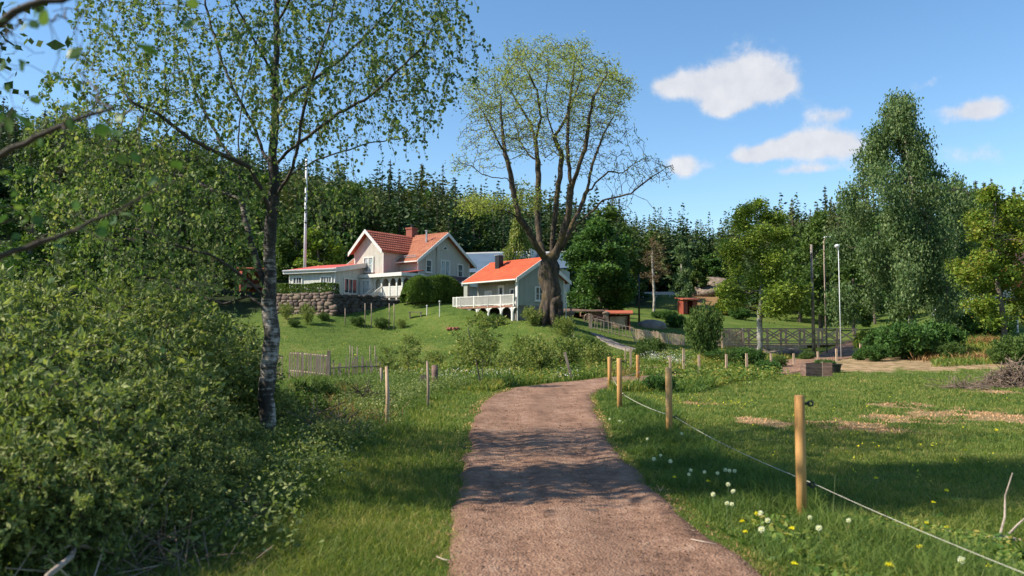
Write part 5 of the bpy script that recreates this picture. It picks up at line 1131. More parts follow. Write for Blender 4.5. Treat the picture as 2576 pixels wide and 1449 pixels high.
# picket fence left
def pickets(name, A, B, n, h, wd_, label, mat='wood_grey', jit=0.03, rails=(0.25, 0.85), group=None, irregular=0.0):
    A = np.array(A, float); B = np.array(B, float); o = empty(name, (A[0], A[1], Zg(*A)), 0, label, 'fence', group); O = np.array(o.location); m = MB(); rr = random.Random(int(A[0]*10)+n)
    for i in range(n):
        q = A+(B-A)*(i+rr.uniform(-.2, .2))/max(1, n-1); z = Zg(*q); hh = h*(1+rr.uniform(-jit, jit)-irregular*rr.random()); w_ = wd_*rr.uniform(0.7, 1.25); l_ = rr.uniform(-1, 1)*(0.02+irregular*0.12)
        m.beam(np.array([q[0], q[1], z-0.1])-O, np.array([q[0]+l_, q[1], z+hh])-O, w_, 0.025, up=(0, 1, 0), rnd=rr.random())
    m.build('picket', G[mat], o); o.children[0]['kind'] = 'stuff' if n > 100 else ''
    if not o.children[0]['kind']: del o.children[0]['kind']
    for f in rails:
        pts = [np.array([*(A+(B-A)*s), Zg(*(A+(B-A)*s))+h*f])-O+[0, 0.03, 0] for s in np.linspace(0, 1, 8)]
        MB().tube(pts, 0.022, 5).build('rail', G[mat], o)
    return o
A = at(728, 960, 29.5); B = at(826, 966, 27.5)
o = pickets('picket_fence', A[:2], B[:2], 17, 1.05, 0.055, 'weathered picket panel in sunlight right of the birch trunk', group='picket fences on the left', rails=(0.36, 0.97))
MB().box(-0.05, 0.05, -0.05, 0.05, -0.2, 1.15).build('post', G['wood_grey'], o).location = (B[0]-A[0], B[1]-A[1], 0)
C_ = at(962, 962, 30); pickets('picket_fence', B[:2]+[0.1, 0], C_[:2], 17, 0.98, 0.05, 'gappy row of uneven stakes running right from the picket panel', irregular=0.3, rails=(0.62,), group='picket fences on the left')
A2_ = at(560, 952, 33); pickets('picket_fence', A2_[:2], A[:2]-[0.3, 0], 30, 1.0, 0.05, 'grey pickets half hidden behind the willow thicket', irregular=0.15, group='picket fences on the left')
# paling fence below the old shelter (right of the huge tree)
A = at(1486, 858, 62); B = at(1592, 862, 61); C_ = at(1722, 866, 60)
o = pickets('paling_fence', A[:2], B[:2], 13, 0.92, 0.05, 'thin paling fence with netting right of the huge tree', 'wood_grey', rails=(0.15, 0.95), group='paling fences of the farmyard')
MB().box(-0.12, 0.12, -0.08, 0.08, -0.2, 1.15).build('corner_post', G['wood_grey'], o)
pickets('paling_fence', B[:2]+[0.2, 0], C_[:2], 46, 0.85, 0.07, 'closely set tan paling fence in the middle of the yard', 'wood_tan', irregular=0.12, group='paling fences of the farmyard')
# field gate frame
g = at(1598, 862, 59.5); GT = empty('field_gate', (g[0], 59.5, Zg(g[0], 59.5)), 0, 'bleached broken wooden gate frame standing by the yard fence', 'gate')
m = MB(); m.beam((0, 0, 0), (-0.35, 0, 1.1), 0.09, 0.06); m.beam((-0.35, 0, 1.1), (0.0, 0, 0.9), 0.06, 0.06); m.beam((-0.15, 0, 0.5), (0.25, 0, 0.0), 0.08, 0.05); m.beam((0.35, 0, 0.85), (1.0, 0, 0.8), 0.1, 0.05); m.beam((0.35, 0, 0.7), (0.95, 0, 0.2), 0.08, 0.05); m.beam((0, 0, 0.05), (0.95, 0, 0.08), 0.1, 0.05); m.beam((1, 0, 0), (1, 0, 0.9), 0.08, 0.06); m.build('frame', G['wood_tan'], GT)
# footbridge
zb = 1.02; bx0 = at(1818, 870, 62)[0]; bx1 = at(2152, 868, 64.5)[0]
FB = empty('footbridge', (bx0, 62, zb), atan2(2.5, bx1-bx0), 'wooden footbridge with cross braced railings over the stream', 'bridge'); LB = math.hypot(bx1-bx0, 2.5)
m = MB()
for yy in (0.0, 2.0): m.box(-0.4, LB*0.62, yy-0.12, yy+0.12, -0.32, 0.0)
m.build('beam', G['wood_tan'], FB)
MB().box(-0.4, LB+0.3, 0.15, 1.85, 0.003, 0.07).build('deck', G['wood_tan'], FB)
nb = 7; bw = LB/nb
for yy, nm in ((0.0, 'near'), (2.0, 'far')):
    r_ = MB(); r_.beam((-0.5, yy, 1.32), (LB+0.2, yy, 1.32+0.02), 0.11, 0.08); r_.beam((-0.3, yy+0.02, 0.35), (LB, yy+0.02, 0.35), 0.05, 0.08); r_.beam((-0.3, yy+0.02, 0.16), (LB, yy+0.02, 0.16), 0.05, 0.07)
    R_ = r_.build('railing', G['wood_tan'], FB)
    for i in range(nb+1): MB().box(i*bw-0.07, i*bw+0.07, yy-0.07, yy+0.07, -0.28, 1.30).build('post', G['wood_tan'], R_)
    for i in range(nb):
        MB().beam((i*bw+0.1, yy-0.03, 0.42), ((i+1)*bw-0.1, yy-0.03, 1.24), 0.06, 0.09).build('brace', G['wood_tan'], R_)
        MB().beam((i*bw+0.1, yy+0.05, 1.24), ((i+1)*bw-0.1, yy+0.05, 0.42), 0.06, 0.09).build('brace', G['wood_tan'], R_)
for xx in (0.3, LB-0.5): MB().box(xx-0.6, xx+0.6, -0.1, 2.1, -1.6, -0.33).build('abutment', G['stone_f'], FB)
B = at(1812, 868, 61.6); A = at(1745, 862, 60.2)
pickets('paling_fence', A[:2], B[:2], 26, 1.1, 0.07, 'paling fence leading up to the left end of the footbridge', 'wood_tan', rails=(0.3, 0.9), group='paling fences of the farmyard')
g = at(1790, 866, 60.5); 
pg = empty('paling_gate', (g[0]+0.9, 60.7, Zg(g[0], 60.7)), radians(8), 'closed paling gate with diagonal braces at the left bridge end', 'gate')
m = MB()
for i in range(13): m.box(0.05+i*0.12, 0.12+i*0.12, -0.02, 0.02, 0.05, 1.25)
m.build('palings', G['wood_tan'], pg); MB().beam((0, -0.04, 0.1), (1.6, -0.04, 1.2), 0.03, 0.08).beam((0, -0.075, 1.2), (1.6, -0.075, 0.1), 0.03, 0.08).build('brace', G['wood_tan'], pg)
for xx in (0, 1.65): MB().box(xx-0.06, xx+0.06, -0.08, 0.08, -0.2, 1.4).build('post', G['wood_tan'], pg)
# timber arch tripod behind the bridge
g = at(1787, 828, 72)
m = MB()
for a0, a1 in ((-0.6, -0.15), (-0.1, 0.0), (0.35, 0.1), (0.75, 0.5)):
    m.tube([(a0-.1, 0, -0.2), (a0, 0, 0.6), ((a0+a1)/2, 0, 1.1), (a1+0.15, 0, 1.15)], 0.07, 6)
o = m.build('log_arch', G['wood_tan']); o.location = (g[0], 72, g[2]-0.1); tag(o, 'pale bent log frame standing behind the bridge gate', 'log frame')

# ================================================================ poles and lamps
def pole(name, px, b_, t_, d, wpx, mat, label, cat='pole', head=None, tp=0.7):
    g = at(px, b_, d); z = Zg(g[0], d); top = at(px, t_, d)[2]-z; r_ = wpx/FPX*d/2
    o = empty(name, (g[0], d, z), 0, label, cat); MB().tube([(0, 0, -0.3), (0, 0, top)], [r_, r_*tp], 10).build('pole', G[mat], o, smooth=True)
    if head:
        L, up_, r2 = head; m = MB(); m.tube([(0, 0, top-0.05), (L*0.5, -0.05, top+up_*0.5), (L, -0.05, top+up_)], 0.045, 6); m.build('arm', G[mat if mat != 'bark' else 'steel'], o)
        m = MB(); m.blob((L+r2*0.7, -0.05, top+up_+0.05), (r2, 0.16, 0.11), 10, 6); h_ = m.build('lamp_head', G['lampwhite'], o, smooth=True)
    return o
pole('flagpole', 767, 662, 400, 76, 8, 'lampwhite', 'tall white flagpole behind the annexe', 'flagpole')
pole('wooden_pole', 2047, 874, 615, 56, 9, 'bark_pale', 'thick grey wooden pole at the near side of the footbridge', 'pole')
pole('street_lamp', 2078, 835, 606, 68, 4.5, 'wood_grey', 'street lamp with pale tilted head behind the wooden pole', 'street lamp', (0.10, 0.25, 0.5))
pole('street_lamp', 2115, 860, 626, 48, 2.4, 'lampwhite', 'white street lamp with short twin arms against the weeping birch', 'street lamp', (-0.2, 0.12, 0.16))
pole('dark_pole', 1608, 822, 690, 80, 5, 'black', 'thin black pole right of the dark round tree', 'pole')
pole('thin_trunk', 2080, 868, 640, 58, 3.5, 'bark_pale', 'thin grey dead trunk between the lamp posts', 'tree trunk')
# sign
g = at(2409, 824, 55); o = empty('trail_sign', (g[0], 55, g[2]), 0, 'small tan signboard on a short post under the dark trees', 'sign'); MB().box(-0.04, 0.04, -0.03, 0.03, -0.4, 0.32).build('post', G['wood_tan'], o); MB().box(-0.24, 0.24, -0.06, -0.031, 0.33, 0.5).box(-0.2, 0.26, -0.06, -0.031, 0.53, 0.68).build('board', G['wood_tan'], o)
g = at(2344, 832, 56); MBo = MB().tube([(0, 0, -0.4), (0, 0, 0.65)], 0.075, 8).build('white_marker_post', G['lampwhite']); MBo.location = (g[0], 56, g[2]-0.1); tag(MBo, 'white marker post left of the small signboard', 'post')
g = at(2571, 820, 50); MBo = MB().tube([(0, 0, -0.4), (0, 0, 0.5)], 0.07, 8).build('white_marker_post', G['lampwhite']); MBo.location = (g[0]-.3, 50, g[2]); tag(MBo, 'white marker post near the bronze tree trunk', 'post')

# ================================================================ crate, tub
g = grounddepth(2012, 944); g2 = g
CR = empty('wooden_crate', (g[0]+0.25, 34.6, Zg(g[0], 34.6)), radians(6), 'large weathered brown plank crate at the paddock edge', 'crate')
CR.scale = (0.66, 0.66, 0.92); wd_, dp, hh = 0.95, 0.75, 0.62
for nm, bx in (('front_panel', [(-wd_+.12, wd_*0.35-0.08, -dp/2, -dp/2+0.03)]), ('back_panel', [(-wd_+.12, wd_*0.35-0.08, dp/2-0.03, dp/2)])):
    m = MB()
    for i in range(5): m.box(bx[0][0], bx[0][1], bx[0][2]-0.004*(i % 2), bx[0][3], 0.01+i*0.125, 0.125+i*0.125)
    m.build(nm, G['wood_dark'], CR)
m = MB(); m.box(-wd_+.08, -wd_+.119, -dp/2, dp/2, 0.01, 0.62); m.build('side_panel', G['wood_dark'], CR)
m = MB()
for i in range(5): m.beam((wd_*0.35-0.05, -dp/2-.02, 0.07+i*0.13), (wd_*0.35+0.5, -dp/2-0.2, 0.07+i*0.13), 0.03, 0.125)
m.build('end_panel', G['wood_dark'], CR); MB().box(-wd_+.12, wd_*0.35-.08, -dp/2+.031, dp/2-.031, 0.02, 0.05).build('floor', G['wood_dark'], CR)
MB().box(wd_*0.35-0.079, wd_*0.35-0.01, -dp/2-0.03, -dp/2+0.05, 0.0, 0.7).build('corner_post', G['wood_grey'], CR)
g = at(2100, 940, 36.5); m = MB(); k = 16; z0 = Zg(g[0], 36.5)
pts = [(0.19, 0), (0.27, 0.36), (0.31, 0.37), (0.31, 0.40), (0.25, 0.40), (0.24, 0.33), (0.17, 0.04), (0.0, 0.04)]
V = [(r_*cos(2*pi*j/k)*1.15, r_*sin(2*pi*j/k), z_) for r_, z_ in pts for j in range(k)]; F_ = np.array([(i*k+j, i*k+(j+1) % k, (i+1)*k+(j+1) % k, (i+1)*k+j) for i in range(len(pts)-1) for j in range(k)])
m.add(V, F_); o = m.build('black_tub', G['plastic'], smooth=False); o.location = (g[0], 36.5, z0); tag(o, 'black plastic feed tub right of the wooden crate', 'tub')

# ================================================================ rocks, brush, branches
def rock(px, py, d, r3, label, name='boulder'):
    g = at(px, py, d); m = MB(); m.blob((0, 0, r3[2]*0.25), r3, 14, 10, jit=0.14); o = m.build(name, G['rock'], smooth=True); o.location = (g[0], d, Zg(g[0], d)-0.05); o.rotation_euler[2] = px % 3
    return tag(o, label, 'rock', 'boulders')
rock(2402, 868, 44, (0.55, 0.4, 0.42), 'grey boulder on top of the right mound'); rock(2392, 884, 43, (0.4, 0.3, 0.22), 'brownish rock below the grey boulder')
rock(1935, 905, 58, (1.6, 0.8, 0.35), 'broad tan rock slab under the footbridge'); rock(1990, 900, 59, (1.3, 0.8, 0.4), 'tan rock under the right half of the footbridge'); rock(1895, 900, 58, (0.8, 0.6, 0.4), 'small rock below the left half of the footbridge')
rock(1785, 735, 118, (2.8, 2, 1.0), 'bare brown rock outcrop on the far slope'); rock(1800, 712, 126, (2.6, 2, 1.2), 'upper grey rock outcrop on the far slope')
def brush(px, py, d, R, H, n, label, name='brush_pile', mat='dead', flat=0.5, thick=0.01, L=(0.5, 1.4)):
    g = at(px, py, d); o_ = np.array([g[0], d, Zg(g[0], d)]); m = MB(); rr = np.random.default_rng(int(px))
    for i in range(n):
        th = rr.uniform(0, 2*pi); q = rr.random()**0.7; c = np.array([cos(th)*R*q, sin(th)*R*q*0.7, H*(1-q**1.5)*rr.uniform(0.1, 1)]); dr = rr.normal(size=3); dr[2] *= flat; dr /= np.linalg.norm(dr); l = rr.uniform(*L)*0.5
        mid = c+rr.normal(size=3)*0.06*l; p0_ = c-dr*l; p1_ = c+dr*l; p0_[2] = max(p0_[2], 0.01); p1_[2] = max(p1_[2], 0.01)
        m.tube([p0_, mid, p1_], [thick*rr.uniform(.5, 1.5), thick, thick*0.3], 4, cap=False, rnd=rr.random())
    o = m.build(name, G[mat]); o.location = tuple(o_); return tag(o, label, 'brush pile', 'piles of cut branches')
brush(2560, 968, 27.5, 1.25, 0.85, 420, 'brown pile of cut branches at the right edge', thick=0.014)
brush(2420, 982, 25.5, 0.8, 0.22, 90, 'flat scatter of twigs left of the branch pile', thick=0.008)
brush(905, 1035, 18.5, 0.6, 0.45, 160, 'dark twig pile in the left verge beside the pale stake', thick=0.009, mat='twig')
brush(790, 1120, 13, 0.7, 0.5, 120, 'tangle of dead twigs right of the birch foot', thick=0.008)
brush(120, 1440, 5.4, 0.9, 0.4, 70, 'bare dead twigs under the willows in the lower left corner', thick=0.007, mat='deadgrey', L=(0.5, 1.3))
brush(400, 1410, 5.6, 0.6, 0.35, 90, 'dead bracken stems beneath the lowest willow shrub', thick=0.004, L=(0.3, 0.8), mat='dead')
brush(600, 1290, 7.0, 0.4, 0.35, 60, 'reddish dead stems between willow thicket and verge grass', thick=0.0035, L=(0.2, 0.6), mat='dead')
def branch(name, pts, rad, label, mat='deadgrey', cat='branch'):
    P = np.array([atz(a, b, z_) if len(q) == 3 else None for q in pts for a, b, z_ in [q]]); c = P[0].copy(); m = MB(); m.tube(P-c, rad, 7); o = m.build(name, G[mat], smooth=True); o.location = tuple(c); return tag(o, label, cat, 'fallen branches'), c, P
o, c, P = branch('fallen_branch', [(2352,1336,.03),(2420,1340,.05),(2480,1350,.04),(2530,1352,.05),(2600,1368,.04)], [.008, .012, .014, .016, .014], 'bleached fallen branch with upright twigs at the lower right edge')
m = MB()
p1_ = P[3]-c
m.tube([p1_-[0.05, 0, 0], p1_+[0.06, 0.1, 0.14], p1_+[0.10, 0.15, 0.30], p1_+[0.2, 0.2, 0.48]], [.009, .008, .006, .003], 5); m.tube([p1_, p1_+[0.1, 0, 0.1], p1_+[0.22, 0, 0.2], p1_+[.4, 0, .26]], [.009, .008, .006, .003], 5); m.build('twig', G['deadgrey'], o)
branch('fallen_twig', [(1738,1356,.045),(1765,1362,.045),(1800,1368,.045)], [.004, .005, .003], 'pale straight twig lying on the right side of the path', cat='twig')
branch('fallen_twig', [(1098,1400,.045),(1118,1408,.045),(1136,1410,.045)], [.004, .005, .003], 'pale twig lying on the left edge of the path', cat='twig')
branch('fallen_branch', [(120,1449,.35),(180,1400,.3),(190,1372,.3),(250,1380,.25),(300,1395,.2)], [.018, .018, .015, .012, .008], 'thick grey branch in the lower left corner')
m = MB(); c = atz(2110, 1370)
m.tube([(0, 0, 0.02), (0.09, 0.05, 0.10), (0.14, 0.1, 0.16)], [.003, .003, .001], 4)
o = m.build('dry_stalk', G['straw']); o.location = tuple(c); tag(o, 'dry bent stalk right of the nearest post foot', 'stalk')
m = MB(); c = atz(2096, 1345); m.tube([(0, 0, 0), (0.01, 0, 0.25), (0.03, 0, 0.5)], [.002, .002, .001], 4); o = m.build('dry_stalk', G['stem']); o.location = tuple(c); tag(o, 'tall thin green stalk behind the sagging rope', 'stalk')

# ================================================================ garden things
g = at(1106, 780, 65)
m = MB(); m.tube([(0, 0, -0.1), (0, 0, 1.2)], 0.035, 8); o = m.build('post', G['white']); o.location = (g[0], 65, Zg(g[0], 65)); tag(o, 'slim white post before the rounded hedge', 'post'); m = MB(); m.blob((0, 0, 1.25), 0.09, 8, 6); m.build('ornament', G['steel'], o)
g = at(1074, 776, 66); m = MB(); m.tube([(0, 0, -0.1), (0, 0, 0.75)], 0.04, 8); m.blob((0, 0, 0.78), 0.07, 8, 6); o = m.build('post', G['white']); o.location = (g[0], 66, Zg(g[0], 66)); tag(o, 'shorter white post left of the slim one', 'post')
g = at(1045, 776, 66); o = empty('garden_bench', (g[0], 66, Zg(g[0], 66)), 0, 'pale low garden bench under the left end of the rounded hedge', 'bench'); MB().box(-0.6, 0.6, -0.18, 0.18, 0.4, 0.46).build('seat', G['wood_grey'], o)
for xx in (-0.45, 0.45): MB().box(xx-0.04, xx+0.04, -0.15, 0.15, -0.1, 0.399).build('leg', G['wood_grey'], o)
g = at(1140, 802, 61); m = MB()
for i in range(9): a = i*2*pi/9; m.blob((0.38*cos(a), 0.3*sin(a), 0.1), (0.15, 0.13, 0.13), 7, 5, jit=0.1)
o = m.build('fire_ring', G['brick'], smooth=True); o.location = (g[0], 61, Zg(g[0], 61)); tag(o, 'reddish ring of stones on the lawn slope below the deck stair', 'fire pit')
# farmyard clutter under the round tree
g = at(1436, 808, 66); o = empty('statue', (g[0], 66, Zg(g[0], 66)), 0, 'pale stone garden figure right of the huge trunk', 'statue')
m = MB(); m.tube([(0, 0, -0.2), (0, 0, 0.25), (0, 0, 0.45), (0.02, 0, 0.7), (0.02, 0, 0.85)], [0.2, 0.17, 0.15, 0.19, 0.07], 10); m.blob((0.02, 0, 0.98), (0.1, 0.11, 0.13), 8, 7); m.tube([(0.18, 0, 0.75), (0.27, -0.05, 0.5), (0.15, -0.15, 0.45)], [0.06, 0.05, 0.04], 6); m.tube([(-0.15, 0, 0.75), (-0.25, -0.05, 0.5), (-0.12, -0.15, 0.42)], [0.06, 0.05, 0.04], 6); m.build('figure', G['rock'], o, smooth=True)
g = at(1521, 828, 70); o = empty('leaning_stone', (g[0], 70, Zg(g[0], 70)), 0, 'pale upright stone slab topped with a boulder beside the shelter', 'stone'); MB().prism([(-0.3, 0, -0.2), (0.45, 0, -0.2), (0.35, 0, 1.0), (-0.05, 0, 1.05)], (0, 0.25, 0)).build('slab', G['rock'], o); MB().blob((0.15, 0.1, 1.15), (0.35, 0.2, 0.16), 9, 6, jit=0.1).build('cap_stone', G['rock'], o, smooth=True)
for i, (px, s, lb) in enumerate([(1480,1.0,'old farm cart with rusty spoked wheels under round tree'),(1503,0.8,'smaller cart frame beside the pale slab')]):
    g = at(px, 828, 70); o = empty('farm_cart', (g[0], 70, Zg(g[0], 70)), 0.3*i, lb, 'cart'); o.scale = (s,)*3
    MB().box(-0.7, 0.7, -0.35, 0.35, 0.55, 0.62).beam((0.7, 0, 0.58), (1.4, 0, 0.35), 0.06, 0.06).box(-0.7, -0.66, -0.35, 0.35, 0.621, 0.9).build('body', G['deckred'], o)
    for yy in (-0.42, 0.42):
        m = MB(); m.tube([(0.4*cos(a), yy, 0.38+0.4*sin(a)) for a in np.linspace(0, 2*pi, 17)], 0.03, 5, cap=False)
        for a in np.linspace(0, pi, 5)[:-1]: m.tube([(0.38*cos(a), yy, 0.38+0.38*sin(a)), (-0.38*cos(a), yy, 0.38-0.38*sin(a))], 0.018, 4)
        m.build('wheel', G['wood_grey'], o)
g = at(1668, 742, 118)
m = MB(); 
for i in range(12): m.box(-12+i*2.0, -11.9+i*2.0, 0, 0.1, -0.3, 0.7)
m.box(-12.2, 11, -0.03, -0.002, 0.35, 0.75); o = m.build('guard_rail', G['steel']); o.location = (g[0]-1, 118, Zg(g[0], 118)); o.rotation_euler[2] = 0.05; tag(o, 'pale guard rail along the far road above the red shed', 'guard rail')
L = smooth_line(np.array([(8, 122, 5), (18, 128, 5), (28, 136, 5), (36, 150, 5)]), 1.0); ribbon('road', L, G['gravel_grey'], 0.25, 8, 0.05)
# mound of gravel
g = at(1640, 818, 78); m = MB(); m.blob((0, 0, 0), (1.5, 1.0, 0.75), 14, 8, jit=0.06); o = m.build('gravel_heap', G['gravel_grey'], smooth=True); o.location = (g[0], 78, Zg(g[0], 78)); tag(o, 'low pale heap of gravel behind the yard fence', 'heap')
# parked cars behind the trees at right
def car(x, y, rz, col, label):
    z = Zg(x, y); o = empty('parked_car', (x, y, z), rz, label, 'car', 'cars parked behind the right trees'); cm = simple('car_paint_'+col[0], [col[1]], rough=0.25, spec=0.6)
    prof = [(-2.1, .35), (-2.1, .85), (-1.7, 1.0), (-1.25, 1.05), (-.75, 1.45), (.7, 1.48), (1.3, 1.0), (2.0, .85), (2.15, .6), (2.1, .35)]
    MB().prism([(a, -0.85, b) for a, b in prof], (0, 1.7, 0)).build('body', cm, o); MB().prism([(-1.1, -0.856, 1.08), (-0.7, -0.856, 1.38), (.62, -0.856, 1.4), (1.05, -0.856, 1.06)], (0, 1.712, 0)).build('window', G['glass'], o)
    for xx in (-1.3, 1.3):
        for yy in (-0.88, 0.7): MB().tube([(xx, yy, .33), (xx, yy+.18, .33)], .33, 14).build('wheel', G['plastic'], o)
    for yy in (-.6, .6): MB().blob((2.1, yy, .68), (.07, .16, .09), 8, 5).build('headlight', G['lampwhite'], o)
for i, (px, d, nm, c_, lb) in enumerate([(2475,78,'silver',(.5,.52,.55),'silver car seen through a gap right of the tallest birch'),(2520,80,'grey',(.2,.21,.23),'dark grey car beside the silver one'),(2400,76,'white',(.7,.7,.7),'white car left of the silver one')]):
    g = at(px, 750, d); car(g[0], d, 0.2+i*0.1, (nm, c_), lb)

# ================================================================ dandelions
pr = []
def dand(kind, px, py, i):
    zh = 0.23 if kind == 'w' else 0.17
    g = atz(px, py, zh); s = 1.0; nm = 'dandelion'
    return g, zh
lw = [(767,608),(815,640),(733,630),(917,685),(908,705),(985,693),(1050,698),(1090,680),(1110,685),(1135,685),(1103,752),(1128,783),(1027,797),(1098,838),(1122,843),(1265,885),(1300,922),(1270,972),(700,525),(513,428),(562,437),(873,500),(1510,905),(1555,958),(1703,918),(2265,1125)]
ly = [(835,722),(1003,740),(1248,893),(1173,930),(1188,982),(1420,962),(1433,1148),(2402,1155),(2090,945),(2190,965),(2058,1055),(2190,793),(2125,850),(1840,725),(2385,605),(2285,590),(2440,490),(1905,1150)]
hm = MB(); n = 90; v = RNG.normal(size=(n, 3)); v /= np.linalg.norm(v, axis=1)[:, None]; leaves(hm, v*0.019, 0.020, 0.011, v, base=False, var=0.1); hm.blob((0, 0, 0), 0.006, 6, 4); w_obj = hm.build('seed_head', G['puff'])
hm = MB(); n = 60; v = RNG.normal(size=(n, 3)); v[:, 2] = np.abs(v[:, 2])*0.5+0.1; v /= np.linalg.norm(v, axis=1)[:, None]; leaves(hm, v*0.003, 0.022, 0.008, v, base=True, var=0.1); y_obj = hm.build('flower', G['yellow'])
sm = MB().tube([(0, 0, 0), (0.008, 0, 0.1), (0, 0, 0.2)], 0.0022, 5); s_obj = sm.build('stalk', G['stem'])
lm = MB(); n = 14; th = RNG.uniform(0, 6.28, n); a = np.stack([np.cos(th), np.sin(th), RNG.uniform(0.1, 0.6, n)], -1); leaves(lm, np.zeros((n, 3)), 0.08, 0.022, a, base=True); l_obj = lm.build('leaf_rosette', G['weed'])
for o in (w_obj, y_obj, s_obj, l_obj): COL.objects.unlink(o)
WORDW = ['beside the second roped post', 'on the shaded verge', 'at the path edge', 'in the middle of the verge', 'close to the nearest post', 'low in the grass', 'in the upper shade line', 'among taller grass']
for kind, lst, ob in (('w', lw, w_obj), ('y', ly, y_obj)):
    for i, (zx, zy) in enumerate(lst):
        px, py = 1274.5+zx*.5052, 838.5+zy*.5052; zh = RNG.uniform(0.18, 0.26) if kind == 'w' else RNG.uniform(0.09, 0.16); g = atz(px, py, zh)
        col_ = 'white dandelion seed head' if kind == 'w' else 'yellow dandelion flower'
        side = 'left of the nearest round post' if px < 2018 else 'right of the nearest round post'
        e = empty('dandelion', (g[0], g[1], Zg(g[0], g[1])), i*1.1, '%s in the right verge grass %s' % (col_, side), 'flower', ('white' if kind == 'w' else 'yellow')+' dandelions '+side); e['px'] = 0; del e['px']
        h_ = ob.copy(); COL.objects.link(h_); h_.parent = e; h_.location = (0, 0, zh); sc_ = RNG.uniform(.68, .92) if kind == 'w' else RNG.uniform(0.85, 1.25); h_.scale = (sc_,)*3
        s_ = s_obj.copy(); COL.objects.link(s_); s_.parent = e; s_.scale = (1, 1, zh/0.2)
        l_ = l_obj.copy(); COL.objects.link(l_); l_.parent = e

# ================================================================ grass and ground cover
def sample(n, y0, y1, pw, xw=0.67, pad=0.8):
    u = RNG.random(n); Y = (y0**(1-pw)+u*(y1**(1-pw)-y0**(1-pw)))**(1/(1-pw)); X = RNG.uniform(-1, 1, n)*(xw*Y+pad); return X, Y
def blades(name, X, Y, H, W, mat, label, lean=0.35, cat='grass'):
    Z = Zs(X, Y); n = len(X); a = RNG.normal(size=(n, 3))*lean; a[:, 2] = 1; a /= np.linalg.norm(a, axis=1)[:, None]
    s = H*(1+0.3*RNG.normal(size=n)).clip(0.35, 2); th = RNG.uniform(0, pi, n); b = np.stack([np.cos(th), np.sin(th), np.zeros(n)], -1)*W[:, None]*0.5
    p0 = np.stack([X, Y, Z-0.01], -1); bend = RNG.normal(size=(n, 3))*0.3; bend[:, 2] = -0.12
    mid = p0+a*(s*0.55)[:, None]; tip = p0+(a+bend)*s[:, None]
    V = np.stack([p0-b*0.8, p0+b*0.8, mid+b*0.75, tip, mid-b*0.75], 1).reshape(-1, 3); k = np.arange(n)[:, None]*5
    F1 = np.concatenate([k, k+1, k+2, k+4], 1); m = MB(); m.add(V, F1, np.repeat(RNG.random(n), 5)); m.n = 0
    F2 = np.concatenate([k+4, k+2, k+3, k+3], 1); 
    # tips as separate triangles (own vertex order) appended as degenerate-free tris
    me = bpy.data.meshes.new(name); me.vertices.add(len(V)); me.vertices.foreach_set('co', V.astype(np.float32).ravel())
    tri = np.concatenate([k+4, k+2, k+3], 1); loops = np.concatenate([F1.ravel(), tri.ravel()]).astype(np.int32); me.loops.add(len(loops)); me.loops.foreach_set('vertex_index', loops)
    me.polygons.add(2*n); st = np.concatenate([np.arange(n)*4, 4*n+np.arange(n)*3]).astype(np.int32); me.polygons.foreach_set('loop_start', st)
    at_ = me.attributes.new('rnd', 'FLOAT', 'POINT'); at_.data.foreach_set('value', np.repeat(RNG.random(n), 5).astype(np.float32)); me.update(calc_edges=True); me.materials.append(G[mat])
    o = bpy.data.objects.new(name, me); COL.objects.link(o); return tag(o, label, cat, kind='stuff')
def patch(X, Y, s): return np.sin(X*1.7*s+np.sin(Y*1.1*s)*2)*np.sin(Y*1.3*s+np.cos(X*0.9*s)*2)
X, Y = sample(620000, 4.6, 64, 1.75); pd = path_dist(X, Y); dr_, sa_ = dry(X, Y)
k = (pd > -0.03-0.22*RNG.random(len(X))**3+0.08*patch(X, Y, 3))*(dr_*1.9 < RNG.random(len(X)))*(sa_*1.6 < RNG.random(len(X))); X, Y, pd = X[k], Y[k], pd[k]
H = 0.045+0.0012*Y+0.02*patch(X, Y, 1.5); H = np.where((X < 1.2)*(Y < 30), 0.06+0.05*np.clip(pd, 0, 1.5)+0.02*patch(X, Y, 2), H); W = np.maximum(0.0055, 0.00085*Y)
blades('short_grass', X, Y, np.clip(H, 0.025, 0.3), W, 'blade', 'short green grass covering paddock, verges and lawn')
# lush verge between path and fence, and around post feet
X = RNG.uniform(1.2, 3.4, 130000); Y = 4.6+RNG.random(130000)**1.3*22; pd = path_dist(X, Y); k = (pd > 0.08+0.1*RNG.random(len(X)))*(X < 3.0+0.35*patch(Y, X, 0.7)); X, Y, pd = X[k], Y[k], pd[k]
blades('tall_grass', X, Y, np.clip(0.06+0.16*np.clip(pd, 0, 1)+0.05*patch(X, Y, 2), 0.04, 0.4), np.maximum(0.007, 0.0009*Y), 'blade_lush', 'tall lush grass between path and roped fence', 0.4)
X = RNG.uniform(-7, 0.2, 150000); Y = RNG.uniform(5, 30, 150000); pd = path_dist(X, Y); k = (pd > 1.0+0.35*patch(X, Y, 0.8)+0.3*(Y < 9)); X, Y, pd = X[k], Y[k], pd[k]
blades('verge_grass', X, Y, np.clip(0.12+0.13*np.clip(pd-1, 0, 2)+0.08*patch(X, Y, 1.3), 0.08, 0.6), np.maximum(0.009, 0.0011*Y), 'blade_lush', 'long grass at the foot of the willow thicket', 0.4)
X, Y = sample(130000, 24, 50, 1.2, 0.5, 0); X = X*0.55-1.0+0.22*(Y-24); pd = path_dist(X, Y); pp = 1288+X/Y*FPX; k = (pd > 0.35)*(pp < 2020)*(Zs(X, Y) < 0.5)*((Y < 43)+(pp > 1500))*((pp > 640)); X, Y, pd = X[k], Y[k], pd[k]
blades('meadow_grass', X, Y, np.clip(0.28+0.16*patch(X, Y, 0.8), 0.1, 0.7), 0.0012*Y, 'weed', 'rough tall meadow growth between path and lawn', 0.5)
